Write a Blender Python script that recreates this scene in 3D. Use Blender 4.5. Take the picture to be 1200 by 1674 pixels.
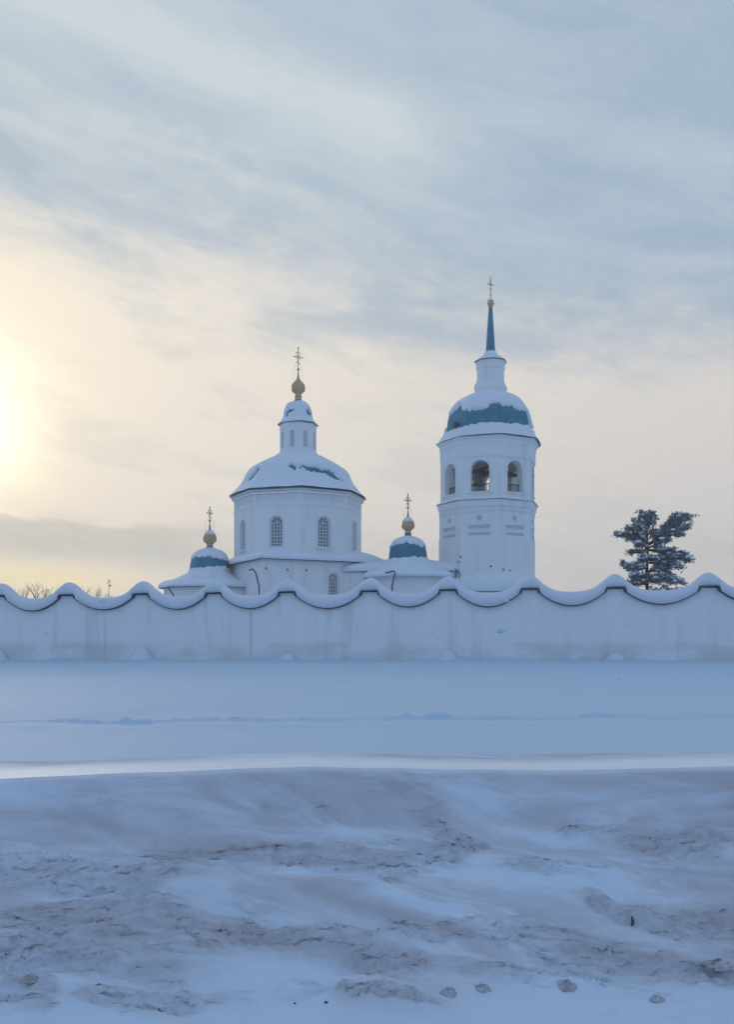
import bpy, math, random
import numpy as np
from mathutils import Vector
R = math.radians
sin, cos, pi = math.sin, math.cos, math.pi
SC = bpy.context.scene
COL = SC.collection
for o in list(bpy.data.objects): bpy.data.objects.remove(o)

# ---------------------------------------------------------------- camera
EYE, F, HOR = 1.75, 1500.0, 1045.0
cam = bpy.data.cameras.new('camera'); co = bpy.data.objects.new('camera', cam); COL.objects.link(co)
co.location = (0, 0, EYE); co.rotation_euler = (R(90), 0, 0)
cam.sensor_fit = 'HORIZONTAL'; cam.sensor_width = 36; cam.lens = F / 1200 * 36
cam.shift_y = (HOR - 837) / 1200; cam.clip_start = 0.1; cam.clip_end = 6000
SC.camera = co
SC.view_settings.view_transform = 'Standard'; SC.view_settings.look = 'None'
SC.view_settings.exposure = 0.16; SC.view_settings.gamma = 1.0

# ---------------------------------------------------------------- sky
SUN_AZ, SUN_EL = R(-24.3), R(12.5)
sun_dir = Vector((sin(SUN_AZ) * cos(SUN_EL), cos(SUN_AZ) * cos(SUN_EL), sin(SUN_EL)))
W = bpy.data.worlds.new('World'); SC.world = W; W.use_nodes = True
class NT:
    def __init__(s, tree): s.t = tree; s.n = tree.nodes; s.l = tree.links
    def node(s, kind, **kw):
        n = s.n.new(kind)
        for k, v in kw.items(): setattr(n, k, v)
        return n
    def put(s, sock, v):
        if hasattr(v, 'links') or isinstance(v, bpy.types.NodeSocket): s.l.new(v, sock)
        else: sock.default_value = v
    def m(s, op, a, b=0.0, c=0.0, clamp=False):
        n = s.node('ShaderNodeMath', operation=op); n.use_clamp = clamp
        for i, v in enumerate((a, b, c)): s.put(n.inputs[i], v)
        return n.outputs[0]
    def v(s, op, a, b=(0, 0, 0)):
        n = s.node('ShaderNodeVectorMath', operation=op); s.put(n.inputs[0], a); s.put(n.inputs[1], b)
        return n.outputs['Value' if op in ('DOT_PRODUCT', 'LENGTH') else 'Vector']
    def comb(s, x, y, z):
        n = s.node('ShaderNodeCombineXYZ')
        for i, v in enumerate((x, y, z)): s.put(n.inputs[i], v)
        return n.outputs[0]
    def noise(s, vec, scale, detail=4, rough=.5, dist=0.0):
        n = s.node('ShaderNodeTexNoise'); s.put(n.inputs['Vector'], vec)
        n.inputs['Scale'].default_value = scale; n.inputs['Detail'].default_value = detail
        n.inputs['Roughness'].default_value = rough; n.inputs['Distortion'].default_value = dist
        return n.outputs['Fac']
    def ss(s, x, lo, hi):
        n = s.node('ShaderNodeMapRange', interpolation_type='SMOOTHSTEP')
        s.put(n.inputs['Value'], x); s.put(n.inputs['From Min'], lo); s.put(n.inputs['From Max'], hi)
        return n.outputs['Result']
    def mix(s, f, a, b, mode='MIX'):
        n = s.node('ShaderNodeMix', data_type='RGBA', blend_type=mode); n.clamp_factor = True
        s.put(n.inputs[0], f)
        for sock, v in ((n.inputs[6], a), (n.inputs[7], b)):
            if isinstance(v, tuple) and len(v) == 3: v = v + (1,)
            s.put(sock, v)
        return n.outputs[2]
w = NT(W.node_tree); w.n.clear()
STR = 0.1
out = w.node('ShaderNodeOutputWorld'); bg = w.node('ShaderNodeBackground'); bg.inputs['Strength'].default_value = STR
sky = w.node('ShaderNodeTexSky', sky_type='NISHITA'); sky.sun_disc = False
sky.sun_elevation = SUN_EL; sky.sun_rotation = SUN_AZ; sky.altitude = 400; sky.air_density = 1.0; sky.dust_density = 1.0; sky.ozone_density = 2.0
tc = w.node('ShaderNodeTexCoord'); D = w.v('NORMALIZE', tc.outputs['Generated'])
sp = w.node('ShaderNodeSeparateXYZ'); w.l.new(D, sp.inputs[0]); dx, dy, dz = sp.outputs
def gs(x, c, s_):            # gaussian
    a = w.m('DIVIDE', w.m('SUBTRACT', x, c), s_)
    return w.m('EXPONENT', w.m('MULTIPLY', w.m('MULTIPLY', a, a), -1.0))
def k(c): return tuple(v / STR for v in c)
ca, sa = cos(R(-12)), sin(R(-12))
s1 = w.m('ADD', w.m('MULTIPLY', dx, ca), w.m('MULTIPLY', dz, sa))
s2 = w.m('SUBTRACT', w.m('MULTIPLY', dz, ca), w.m('MULTIPLY', dx, sa))
n_big = w.noise(w.comb(w.m('MULTIPLY', s1, 1.0), w.m('MULTIPLY', s2, 3.2), dy), 2.6, 4, .5, .4)
n_mid = w.noise(w.comb(w.m('MULTIPLY', s1, 1.3), w.m('MULTIPLY', s2, 4.5), w.m('ADD', dy, 5.0)), 5.5, 6, .58, .6)
n_fine = w.noise(w.comb(w.m('MULTIPLY', s1, 3.0), w.m('MULTIPLY', s2, 7.0), w.m('ADD', dy, 9.0)), 9.0, 6, .6, .8)
nb = w.m('SUBTRACT', n_big, .5); nm = w.m('SUBTRACT', n_mid, .5); nf = w.m('SUBTRACT', n_fine, .5)
# high veil: pale streaks over blue
streak = w.m('MULTIPLY', gs(w.m('ADD', dz, w.m('MULTIPLY', dx, .27)), .488, .036), w.ss(dx, .12, .0))
streak2 = w.m('MULTIPLY', gs(w.m('ADD', dz, w.m('MULTIPLY', dx, .10)), .545, .05), w.ss(dx, .05, -.35))
streak3 = w.m('MULTIPLY', gs(w.m('ADD', dz, w.m('MULTIPLY', dx, .25)), .43, .03), gs(dx, .2, .12))
darkp = w.m('MULTIPLY', gs(dz, .50, .06), gs(dx, .26, .16))
pale = w.m('ADD', .24, w.m('MULTIPLY', nb, 1.3))
pale = w.m('ADD', pale, w.m('MULTIPLY', nm, .9))
pale = w.m('ADD', pale, w.m('MULTIPLY', nf, .28))
pale = w.m('ADD', pale, w.m('MULTIPLY', streak, .80)); pale = w.m('ADD', pale, w.m('MULTIPLY', streak2, .22))
pale = w.m('ADD', pale, w.m('MULTIPLY', streak3, .22)); pale = w.m('SUBTRACT', pale, w.m('MULTIPLY', darkp, .30))
pale = w.m('SUBTRACT', pale, w.m('MULTIPLY', dx, .35), 0, True)
# cream veil lower down
edge = w.m('SUBTRACT', .362, w.m('MULTIPLY', dx, .13))
edge = w.m('ADD', edge, w.m('MULTIPLY', nb, .22)); edge = w.m('ADD', edge, w.m('MULTIPLY', nm, .10)); edge = w.m('ADD', edge, w.m('MULTIPLY', nf, .05))
q = w.m('SUBTRACT', edge, dz)
cream = w.ss(q, -.08, .095)
high = w.mix(pale, k((.335, .435, .545)), k((.56, .62, .65)))
low = w.mix(w.ss(dx, .40, -.42), k((.67, .635, .60)), k((.86, .785, .675)))
low = w.mix(w.m('MULTIPLY', w.ss(w.m('ADD', nm, w.m('MULTIPLY', nb, .8)), 0.02, -.20), .33), low, k((.55, .56, .56)))
low = w.mix(w.m('MULTIPLY', w.ss(nf, .02, .25), .25), low, k((.85, .80, .70)))
# low grey bar over the horizon on the left
bz = w.m('ADD', dz, w.m('MULTIPLY', nm, .035)); bz = w.m('ADD', bz, w.m('MULTIPLY', dx, .05))
bar = w.m('MULTIPLY', w.m('MULTIPLY', w.ss(bz, .113, .103), w.ss(bz, .055, .085)), w.ss(dx, -.08, -.22))
bar = w.m('MULTIPLY', bar, w.m('ADD', .75, w.m('MULTIPLY', nf, .6)))
veil = w.mix(cream, high, low)
glow = w.m('MAXIMUM', w.v('DOT_PRODUCT', D, tuple(sun_dir)), 0.0)
ang = w.m('ARCCOSINE', w.m('MINIMUM', glow, .999999))
g1 = w.m('EXPONENT', w.m('DIVIDE', ang, -.085)); g2 = w.m('EXPONENT', w.m('MULTIPLY', w.m('DIVIDE', w.m('MULTIPLY', ang, ang), .0040), -1.0))
g1 = w.m('MULTIPLY', g1, w.m('ADD', 1.0, w.m('MULTIPLY', nm, 1.0)))
veil = w.mix(1.0, veil, w.mix(g1, (0, 0, 0), k((.50, .31, .03))), 'ADD')
veil = w.mix(1.0, veil, w.mix(g2, (0, 0, 0), k((.80, .74, .52))), 'ADD')
lowglow = w.m('MULTIPLY', gs(dz, .062, .020), w.ss(dx, -.16, -.36))
veil = w.mix(w.m('MULTIPLY', lowglow, .85), veil, k((1.15, .93, .52)))
veil = w.mix(w.m('MULTIPLY', bar, .95, 0, True), veil, k((.62, .59, .50)))
# the veil thins out overhead and away from the sun, where clear sky shows
cover = w.ss(w.m('ADD', dy, w.m('MULTIPLY', nb, .5)), .35, .80)
clear = w.mix(1.0, sky.outputs['Color'], (0.62, .82, 1.0), 'MULTIPLY')
clear = w.mix(.62, clear, k((.415, .575, .84)))
final = w.mix(cover, clear, veil)
w.l.new(final, bg.inputs['Color']); w.l.new(bg.outputs[0], out.inputs[0])
# ---------------------------------------------------------------- sun (veiled by thin cloud)
sl = bpy.data.lights.new('sun', 'SUN'); sl.energy = 0.5; sl.angle = R(10); sl.color = (1.0, .84, .62)
so = bpy.data.objects.new('sun', sl); COL.objects.link(so); so.rotation_euler = sun_dir.to_track_quat('Z', 'Y').to_euler()

# ---------------------------------------------------------------- numpy noise
def _h(ix, iy, seed):
    n = (ix.astype(np.int64) * 374761393 + iy.astype(np.int64) * 668265263 + seed * 974634777) & 0x7fffffff
    n = ((n ^ (n >> 13)) * 1274126177) & 0x7fffffff
    n = (n ^ (n >> 16)) & 0xffff
    return n / 65535.0 * 2 * pi
def pn(x, y, seed=0):
    x = np.asarray(x, float); y = np.asarray(y, float)
    x0 = np.floor(x); y0 = np.floor(y); fx = x - x0; fy = y - y0
    u = fx**3 * (fx * (fx * 6 - 15) + 10); v = fy**3 * (fy * (fy * 6 - 15) + 10)
    def g(ox, oy):
        a = _h(x0 + ox, y0 + oy, seed); return np.cos(a) * (fx - ox) + np.sin(a) * (fy - oy)
    a = g(0, 0) * (1 - u) + g(1, 0) * u; b = g(0, 1) * (1 - u) + g(1, 1) * u
    return (a * (1 - v) + b * v) * 1.5
def fbm(x, y, o=4, seed=0, rough=.5):
    s = 0; a = 1; t = 0
    for i in range(o):
        s = s + a * pn(x * 2**i + 17.3 * i, y * 2**i - 9.1 * i, seed + i); t += a; a *= rough
    return s / t
def sst(x, lo, hi):
    t = np.clip((np.asarray(x, float) - lo) / (hi - lo), 0, 1); return t * t * (3 - 2 * t)

# ---------------------------------------------------------------- object helpers
def tag(o, label=None, cat=None, group=None, kind=None):
    for a, b in (('label', label), ('category', cat), ('group', group), ('kind', kind)):
        if b: o[a] = b
    return o
def empty(name, loc, label, cat, group=None):
    o = bpy.data.objects.new(name, None); COL.objects.link(o); o.location = loc
    o.empty_display_size = .3
    return tag(o, label, cat, group)
class MB:
    """collects geometry in world coordinates; build() makes one mesh object relative to its thing"""
    def __init__(s): s.v = []; s.f = []
    def quad(s, *p): i = len(s.v); s.v += [tuple(q) for q in p]; s.f.append(tuple(range(i, i + len(p))))
    def grid(s, rows, close=False):
        i = len(s.v); n = len(rows[0])
        for r in rows: s.v += [tuple(q) for q in r]
        for a in range(len(rows) - 1):
            for b in range(n if close else n - 1):
                c = (b + 1) % n
                s.f.append((i + a * n + b, i + a * n + c, i + (a + 1) * n + c, i + (a + 1) * n + b))
    def cap(s, row, flip=False):
        i = len(s.v); s.v += [tuple(q) for q in row]; t = tuple(range(i, i + len(row))); s.f.append(t[::-1] if flip else t)
    def box(s, c, ax, half):
        """c centre, ax three unit axes, half sizes"""
        c = Vector(c); X, Y, Z = [Vector(a) * h for a, h in zip(ax, half)]
        P = [c + X * i + Y * j + Z * l for i in (-1, 1) for j in (-1, 1) for l in (-1, 1)]
        n = len(s.v); s.v += [tuple(p) for p in P]
        for f in ((0, 1, 3, 2), (4, 6, 7, 5), (0, 4, 5, 1), (2, 3, 7, 6), (0, 2, 6, 4), (1, 5, 7, 3)): s.f.append(tuple(n + j for j in f))
    def tube(s, pts, rad, n=8, caps=True):
        pts = [Vector(p) for p in pts]; rows = []
        if not isinstance(rad, (list, tuple)): rad = [rad] * len(pts)
        for i, p in enumerate(pts):
            d = (pts[min(i + 1, len(pts) - 1)] - pts[max(i - 1, 0)]).normalized()
            a = d.cross(Vector((0, 0, 1)));
            if a.length < 1e-3: a = Vector((1, 0, 0))
            a.normalize(); b = d.cross(a)
            rows.append([p + (a * cos(2 * pi * j / n) + b * sin(2 * pi * j / n)) * rad[i] for j in range(n)])
        s.grid(rows, True)
        if caps: s.cap(rows[0]); s.cap(rows[-1], True)
    def lathe(s, c, prof, n=8, rot=0.0, capb=False, capt=True):
        rows = [[(c[0] + r * sin(rot + 2 * pi * j / n), c[1] - r * cos(rot + 2 * pi * j / n), z) for j in range(n)] for r, z in prof]
        s.grid(rows, True)
        if capt: s.cap(rows[-1])
        if capb: s.cap(rows[0], True)
    def blob(s, c, r, n=6, sq=(1, 1, 1), jit=.2, rnd=random):
        rows = []
        for a in range(1, 4):
            ph = pi * a / 4
            rows.append([(c[0] + r * sq[0] * sin(ph) * cos(2 * pi * j / n) * (1 + rnd.uniform(-jit, jit)), c[1] + r * sq[1] * sin(ph) * sin(2 * pi * j / n) * (1 + rnd.uniform(-jit, jit)),
                          c[2] + r * sq[2] * cos(ph)) for j in range(n)])
        s.grid(rows, True); t = len(s.v); s.v.append((c[0], c[1], c[2] + r * sq[2])); s.v.append((c[0], c[1], c[2] - r * sq[2]))
        b0 = t - 3 * n
        for j in range(n):
            s.f.append((b0 + j, t, b0 + (j + 1) % n)); s.f.append((b0 + 2 * n + j, b0 + 2 * n + (j + 1) % n, t + 1))
    def build(s, name, mat, parent=None, smooth=False, bevel=0, weld=False, sub=0):
        me = bpy.data.meshes.new(name); off = Vector(parent_origin(parent))
        me.from_pydata([tuple(Vector(v) - off) for v in s.v], [], s.f)
        import bmesh
        bm = bmesh.new(); bm.from_mesh(me)
        if weld: bmesh.ops.remove_doubles(bm, verts=bm.verts, dist=1e-4)
        bmesh.ops.recalc_face_normals(bm, faces=bm.faces); bm.to_mesh(me); bm.free()
        if smooth: me.polygons.foreach_set('use_smooth', [True] * len(me.polygons))
        me.materials.append(mat)
        o = bpy.data.objects.new(name, me); COL.objects.link(o)
        if parent: o.parent = parent
        if bevel:
            b = o.modifiers.new('bevel', 'BEVEL'); b.width = bevel; b.segments = 2; b.limit_method = 'ANGLE'
        if sub:
            b = o.modifiers.new('sub', 'SUBSURF'); b.levels = b.render_levels = sub
        return o
def parent_origin(p):
    t = Vector((0, 0, 0))
    while p is not None: t += p.location; p = p.parent
    return t
def origin(mb, z=None):
    v = np.array(mb.v); return (float(v[:, 0].mean()), float(v[:, 1].mean()), float(v[:, 2].min()))
def free(mb, name, mat, label, cat, group=None, **kw):
    """a top-level thing that is one mesh, its origin at its base"""
    c = origin(mb); mb.v = [(a - c[0], b - c[1], d - c[2]) for a, b, d in mb.v]
    o = mb.build(name, mat, **kw); o.location = c
    return tag(o, label, cat, group)
def PX(x, y, Y): return ((x - 600) / F * Y, Y, (HOR - y) / F * Y + EYE)   # measured pixel + distance -> point

# ---------------------------------------------------------------- materials
def mat(name, base, rough=.7, metal=0.0, spec=.3, var=None, vscale=1.0, bump=0.0, bscale=8.0, detail=5, extra=None):
    m = bpy.data.materials.new(name); m.use_nodes = True; t = NT(m.node_tree); t.n.clear()
    o = t.node('ShaderNodeOutputMaterial'); p = t.node('ShaderNodeBsdfPrincipled'); t.l.new(p.outputs[0], o.inputs[0])
    p.inputs['Roughness'].default_value = rough; p.inputs['Metallic'].default_value = metal; p.inputs['Specular IOR Level'].default_value = spec
    g = t.node('ShaderNodeNewGeometry').outputs['Position']
    col = tuple(base) + (1,)
    if var:
        n = t.noise(g, vscale, detail, .6, .3); col = t.mix(t.ss(n, .38, .68), base, var)
    if extra: col = extra(t, g, col)
    t.put(p.inputs['Base Color'], col)
    if bump:
        b = t.node('ShaderNodeBump'); b.inputs['Strength'].default_value = .6; b.inputs['Distance'].default_value = bump
        t.l.new(t.noise(g, bscale, 8, .62), b.inputs['Height']); t.l.new(b.outputs[0], p.inputs['Normal'])
    return m
def wall_stain(t, g, col):
    sp = t.node('ShaderNodeSeparateXYZ'); t.l.new(g, sp.inputs[0])
    v = t.comb(t.m('MULTIPLY', sp.outputs[0], 1.0), t.m('MULTIPLY', sp.outputs[1], 1.0), t.m('MULTIPLY', sp.outputs[2], .12))
    n = t.noise(v, 1.6, 5, .6); col = t.mix(t.m('MULTIPLY', t.ss(n, .50, .74), .33), col, (.50, .49, .49))
    n2 = t.noise(g, 3.5, 6, .7); return t.mix(t.m('MULTIPLY', t.ss(n2, .56, .75), .35), col, (.58, .55, .52))
def fence_stain(t, g, col):
    col = wall_stain(t, g, col)
    sp = t.node('ShaderNodeSeparateXYZ'); t.l.new(g, sp.inputs[0])
    n = t.noise(t.comb(t.m('MULTIPLY', sp.outputs[0], .35), 0.0, t.m('MULTIPLY', sp.outputs[2], .8)), 1.3, 4, .55)
    band = t.m('MULTIPLY', t.ss(sp.outputs[2], 1.75, 1.45), t.ss(n, .35, .6))
    return t.mix(t.m('MULTIPLY', band, .38), col, (.50, .46, .46))
M = {}
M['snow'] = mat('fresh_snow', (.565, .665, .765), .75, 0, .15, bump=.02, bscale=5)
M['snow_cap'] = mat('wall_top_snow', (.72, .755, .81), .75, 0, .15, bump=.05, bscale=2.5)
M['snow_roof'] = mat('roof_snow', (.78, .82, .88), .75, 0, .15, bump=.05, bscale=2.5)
M['wall'] = mat('white_limewash', (.85, .845, .84), .85, 0, .1, bump=.012, bscale=6, extra=wall_stain)
M['fence'] = mat('boundary_limewash', (.86, .85, .855), .85, 0, .1, bump=.015, bscale=5, extra=fence_stain)
M['teal'] = mat('teal_sheet_metal', (.022, .175, .265), .55, .1, .35, var=(.055, .23, .31), vscale=1.6)
M['dark'] = mat('dark_sheet_metal', (.06, .075, .10), .6, .1, .3)
M['eave'] = mat('weathered_eave_metal', (.13, .155, .19), .6, .1, .3)
M['drain'] = mat('grey_zinc', (.12, .14, .17), .5, .4, .3)
M['gold'] = mat('aged_gilding', (.66, .43, .21), .42, .45, .5, var=(.48, .31, .17), vscale=4)
M['frame'] = mat('white_window_frame', (.72, .73, .75), .6)
M['pane'] = mat('window_glass', (.17, .20, .24), .15, 0, .6, var=(.26, .29, .33), vscale=3)
M['rail'] = mat('dark_iron_rail', (.05, .055, .065), .6, .3)
M['bronze'] = mat('weathered_bronze', (.16, .20, .17), .45, .7, var=(.22, .26, .22), vscale=5)
M['inner'] = mat('belfry_plaster', (.60, .60, .62), .9, 0, .1, var=(.42, .41, .41), vscale=2)
M['bark'] = mat('pine_bark', (.09, .07, .06), .9)
M['twig'] = mat('bare_twig', (.10, .075, .06), .9)
M['needle'] = mat('pine_needles', (.13, .15, .16), .7, 0, .2, var=(.30, .33, .35), vscale=2.2)

# ================================================================= GROUND
CR_X = np.array([-60, -6, -2.4, -1.2, -.4, .4, 1.2, 2.4, 6, 60.])
CR_Y = np.array([1268, 1272, 1275, 1263, 1256, 1260, 1262, 1255, 1258, 1262.])
UY, UU = [1262, 1354, 1438, 1540, 1674], [1, .75, .5, .25, 0]
def _st(a, b, c, d, w_):
    ua, ub = np.interp(b, UY, UU), np.interp(d, UY, UU)
    return ((a - 600) / F * (4.15 + 1.85 * ua), ua, (c - 600) / F * (4.15 + 1.85 * ub), ub, w_)
STROKES = [_st(*a) for a in ((680, 1500, 870, 1512, .13), (870, 1512, 1010, 1565, .15), (1010, 1565, 1200, 1592, .14), (390, 1505, 660, 1560, .16), (1000, 1478, 1230, 1515, .11), (200, 1395, 390, 1370, .13),
    (430, 1362, 650, 1392, .13), (700, 1325, 800, 1352, .09), (800, 1352, 640, 1410, .10), (930, 1335, 1150, 1385, .14), (40, 1520, 290, 1535, .18), (170, 1605, 330, 1650, .10), (-40, 1645, 60, 1640, .07),
    (-60, 1370, 220, 1420, .12), (560, 1612, 745, 1628, .05), (20, 1590, 90, 1600, .06), (1250, 1600, 1700, 1560, .2), (1300, 1400, 1800, 1440, .2), (-700, 1500, -100, 1560, .2), (-600, 1380, -100, 1400, .15))]
def uw(y, y0, yc): return np.clip((y - y0) / (yc - y0), 0, 1)
BW = (1 / 37. - 1 / 42.) / 1200
def height(x, y, fine=True):
    x = np.asarray(x, float); y = np.asarray(y, float)
    yc = 6.0 + .10 * np.sin(x * .6 + .7) + .05 * np.sin(x * 1.7)
    zc = EYE - (np.interp(x, CR_X, CR_Y) - HOR) / F * yc
    y0 = 4.15 + .25 * fbm(x * .5, x * 0, 3, 5) * 2
    u = np.clip((y - y0) / (yc - y0), 0, 1)
    S = .78 * u**.95 + .22 * sst(u, .84, 1.0)
    z = zc * np.clip(S, 0, 1)
    past = y - yc
    pl = zc + .012 - .030 * np.clip(past, 0, 1.3)
    drop = sst(past, .95, 3.4)
    field = .40 + .004 * np.clip(y - 10, 0, 5) + .018 * np.clip(y - 15, 0, 22) + (.0048 * x) * sst(y, 14, 36) * np.clip(np.abs(8 / (np.abs(x) + 1e-6)), 0, 1)**0
    field = np.where(y > 37, .40 + .02 + .018 * 22 + .0048 * np.clip(x, -40, 40) * 1.0, field + 0)
    z = np.where(past > 0, pl * (1 - drop) + field * drop, z)
    # low wind-cut step half way to the wall
    ys = 15.2 + .06 * x + .45 * fbm(x * .9, x * 0 + 2, 5, 11, .6)
    hs = np.clip(.6 + 2.2 * fbm(x * .40, x * 0 + 5, 4, 23), .0, 1.0) * sst(x, 9, 4) * sst(x, -9, -5)
    d_ = y - ys
    z = z + hs * (.07 * (.15 + np.abs(fbm(x * 2.6, y * 2.2, 4, 25)) * 3) * np.exp(-(d_ / .12)**2) + .022 * np.exp(-((d_ + .8) / .35)**2))
    z = z + .03 * sst(d_, -.3, .25) * (1 - sst(d_, .25, 5)) + .02 * np.exp(-((d_ + .9) / .7)**2) * (.5 + 1.5 * fbm(x * .5, y * .5, 3, 27))
    far = sst(y, 9, 12)
    z = z + .05 * fbm(x * .12, y * .16, 3, 31) * far * (y < 60) + .020 * fbm(x * .9, y * .45, 4, 37) * far * (y < 45)
    # drift against the boundary wall
    yw = (1 - BW * F * x) / (1 / 42. + 600 * BW)
    z = z + (.03 + .16 * np.clip(.3 + 2.2 * fbm(x * .35, x * 0 + 8, 4, 93), 0, 1)) * sst(y, yw - 1.6, yw - .1) * (y < 45) * (np.abs(x) < 40)
    # ---- ploughed face
    mask = sst(u, .0, .10) * (1 - sst(u, .90, 1.0)) * (past <= 0)
    if fine:
        wx = x + .18 * fbm(x * 1.5, y * 2.5, 3, 41); wy = y + .10 * fbm(x * 1.5 + 9, y * 2.5, 3, 43)
        a = R(-13); rx = wx * cos(a) + wy * 1.4 * sin(a); ry = -wx * sin(a) + wy * 1.4 * cos(a)
        big = fbm(rx * .75, ry * 2.0, 4, 51)
        sm = np.zeros_like(x)
        for x0, y0_, x1, y1_, wd_ in STROKES:
            xa, ua = x0, y0_; L2 = (x1 - x0)**2 + ((y1_ - y0_) * 1.9)**2
            t = np.clip(((wx - x0) * (x1 - x0) + (uw(wy, y0, yc) - y0_) * (y1_ - y0_) * 3.6) / L2, 0, 1)
            d2 = (wx - x0 - t * (x1 - x0))**2 * .8 + ((uw(wy, y0, yc) - y0_ - t * (y1_ - y0_)) * 1.9)**2
            sm = np.maximum(sm, np.exp(-d2 / wd_**2))
        rough = sst(sm * .62 + 1.0 * fbm(rx * .8 + 3, ry * 2.6 + 1, 5, 57, .55) - .0, .04, .50)
        z = z + .11 * big * mask + .04 * mask * (np.abs(fbm(rx * .9 + 4, ry * 2.6, 3, 53)) - .2)
        # chunks and wind-carved ledges
        c1 = fbm(rx * 2.6, ry * 7.5, 5, 61, .55); c2 = fbm(rx * 6.0, ry * 13.0, 4, 67, .6)
        lay = c1 * 3.2; fr = lay - np.floor(lay); ter = (np.floor(lay) + sst(fr, .0, .38)) / 3.2
        z = z + rough * mask * (.095 * (ter - c1 * .65) + .015 * c2 + .003 * (1 - np.abs(fbm(rx * 11, ry * 22, 3, 71)) * 2.2))
        z = z + (1 - rough) * mask * .006 * fbm(rx * 3, ry * 9, 3, 73)
        # crumbs lying at the toe
        toe = np.exp(-((u - .0) / .12)**2) * (past < 0)
        z = z + .012 * sst(fbm(x * 2.2, y * 5, 3, 77), .22, .34) * toe * (y > 3.4)
        z = z + (y < 4.6) * .012 * fbm(x * .9, y * 2.1, 4, 81)
        # soft ripples on the crest
        z = z + .012 * fbm(x * 1.1, y * 3, 3, 85) * sst(u, .85, 1.) * (1 - sst(past, .5, 1.0))
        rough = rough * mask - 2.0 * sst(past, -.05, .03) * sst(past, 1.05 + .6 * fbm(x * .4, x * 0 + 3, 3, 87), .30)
        return z, rough
    return z
def grid_obj(name, xs, ys, zf, m, fine):
    X, Y = np.meshgrid(xs, ys); r = zf(X, Y)
    Z, A = r if isinstance(r, tuple) else (r, None)
    nx, ny = len(xs), len(ys)
    Yd = Y
    if fine:   # ledges lean out a little, away from the slope
        gy = np.gradient(Z, axis=0) / np.gradient(Y, axis=0)
        Yd = Y - np.clip(A, 0, 1) * .028 * np.clip(fbm(X * 7, Y * 16, 3, 91) * 2, -1, 1)
    v = np.stack([X, Yd, Z], -1).reshape(-1, 3)
    i = np.arange(nx * ny).reshape(ny, nx); q = np.stack([i[:-1, :-1], i[:-1, 1:], i[1:, 1:], i[1:, :-1]], -1).reshape(-1, 4)
    me = bpy.data.meshes.new(name); me.vertices.add(len(v)); me.vertices.foreach_set('co', v.ravel())
    me.loops.add(q.size); me.loops.foreach_set('vertex_index', q.ravel().astype(np.int32))
    me.polygons.add(len(q)); me.polygons.foreach_set('loop_start', np.arange(0, q.size, 4, dtype=np.int32))
    me.polygons.foreach_set('use_smooth', np.ones(len(q), bool)); me.update(calc_edges=True)
    if A is not None:
        at = me.attributes.new('dirt_crest_light', 'FLOAT', 'POINT'); at.data.foreach_set('value', A.ravel())
    me.materials.append(m); o = bpy.data.objects.new(name, me); COL.objects.link(o); tag(o, kind='structure'); return o
def bank_extra(t, g, col):
    a = t.node('ShaderNodeAttribute'); a.attribute_name = 'dirt_crest_light'; d = t.m('MAXIMUM', a.outputs['Fac'], 0.0)
    sp = t.node('ShaderNodeSeparateXYZ'); t.l.new(g, sp.inputs[0])
    vv = t.comb(t.m('MULTIPLY', sp.outputs[0], .5), sp.outputs[1], t.m('MULTIPLY', sp.outputs[2], 1.4))
    n = t.noise(vv, 2.2, 7, .65, .5); n2 = t.noise(vv, 9, 8, .7, .3)
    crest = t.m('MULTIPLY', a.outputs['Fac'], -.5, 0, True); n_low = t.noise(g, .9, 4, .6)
    vv2 = t.comb(t.m('MULTIPLY', sp.outputs[0], .30), t.m('ADD', sp.outputs[1], t.m('MULTIPLY', sp.outputs[0], .28)), t.m('MULTIPLY', sp.outputs[2], 1.6))
    col = t.mix(t.m('MULTIPLY', t.m('MULTIPLY', t.ss(t.noise(vv2, 1.9, 7, .60, .9), .34, .62), .85), t.ss(t.m('ADD', sp.outputs[2], t.m('MULTIPLY', n_low, .22)), .14, .30)), col, (.50, .462, .482))
    col = t.mix(crest, col, (.86, .86, .87))  # paler crest colour stands in for low sunlight along the lip
    f = t.m('MULTIPLY', t.ss(t.m('ADD', n, t.m('MULTIPLY', d, .24)), .50, .80), t.m('ADD', .35, t.m('MULTIPLY', d, .65)))
    col = t.mix(t.m('MULTIPLY', f, .38), col, (.40, .365, .365))
    return t.mix(t.m('MULTIPLY', t.m('MULTIPLY', t.ss(n2, .55, .78), d), .16), col, (.33, .29, .28))
def glaze(m):
    # the wind-packed crest has an icy crust
    t = NT(m.node_tree); a = t.node('ShaderNodeAttribute'); a.attribute_name = 'dirt_crest_light'
    p = [n for n in t.n if n.type == 'BSDF_PRINCIPLED'][0]; g = t.m('MULTIPLY', a.outputs['Fac'], -.5, 0, True)
    t.l.new(t.m('SUBTRACT', .8, t.m('MULTIPLY', g, .20)), p.inputs['Roughness']); t.l.new(t.m('ADD', .12, t.m('MULTIPLY', g, .30)), p.inputs['Specular IOR Level'])
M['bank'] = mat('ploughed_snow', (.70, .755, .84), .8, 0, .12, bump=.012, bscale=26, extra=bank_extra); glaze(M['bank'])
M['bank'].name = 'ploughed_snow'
xs = np.concatenate([np.arange(-9, -3.2, .05), np.arange(-3.2, 3.2, .0085), np.arange(3.2, 9.01, .05)])
ys = np.concatenate([np.arange(2.2, 3.7, .03), np.arange(3.7, 6.3, .0075), np.arange(6.3, 8.6, .03)])
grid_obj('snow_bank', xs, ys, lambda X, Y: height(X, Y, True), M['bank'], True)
def coarse(X, Y):
    z = height(X, Y, False)
    inside = (np.abs(X) < 8.6) & (Y > 2.5) & (Y < 8.3)
    return z - .12 * inside
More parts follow.
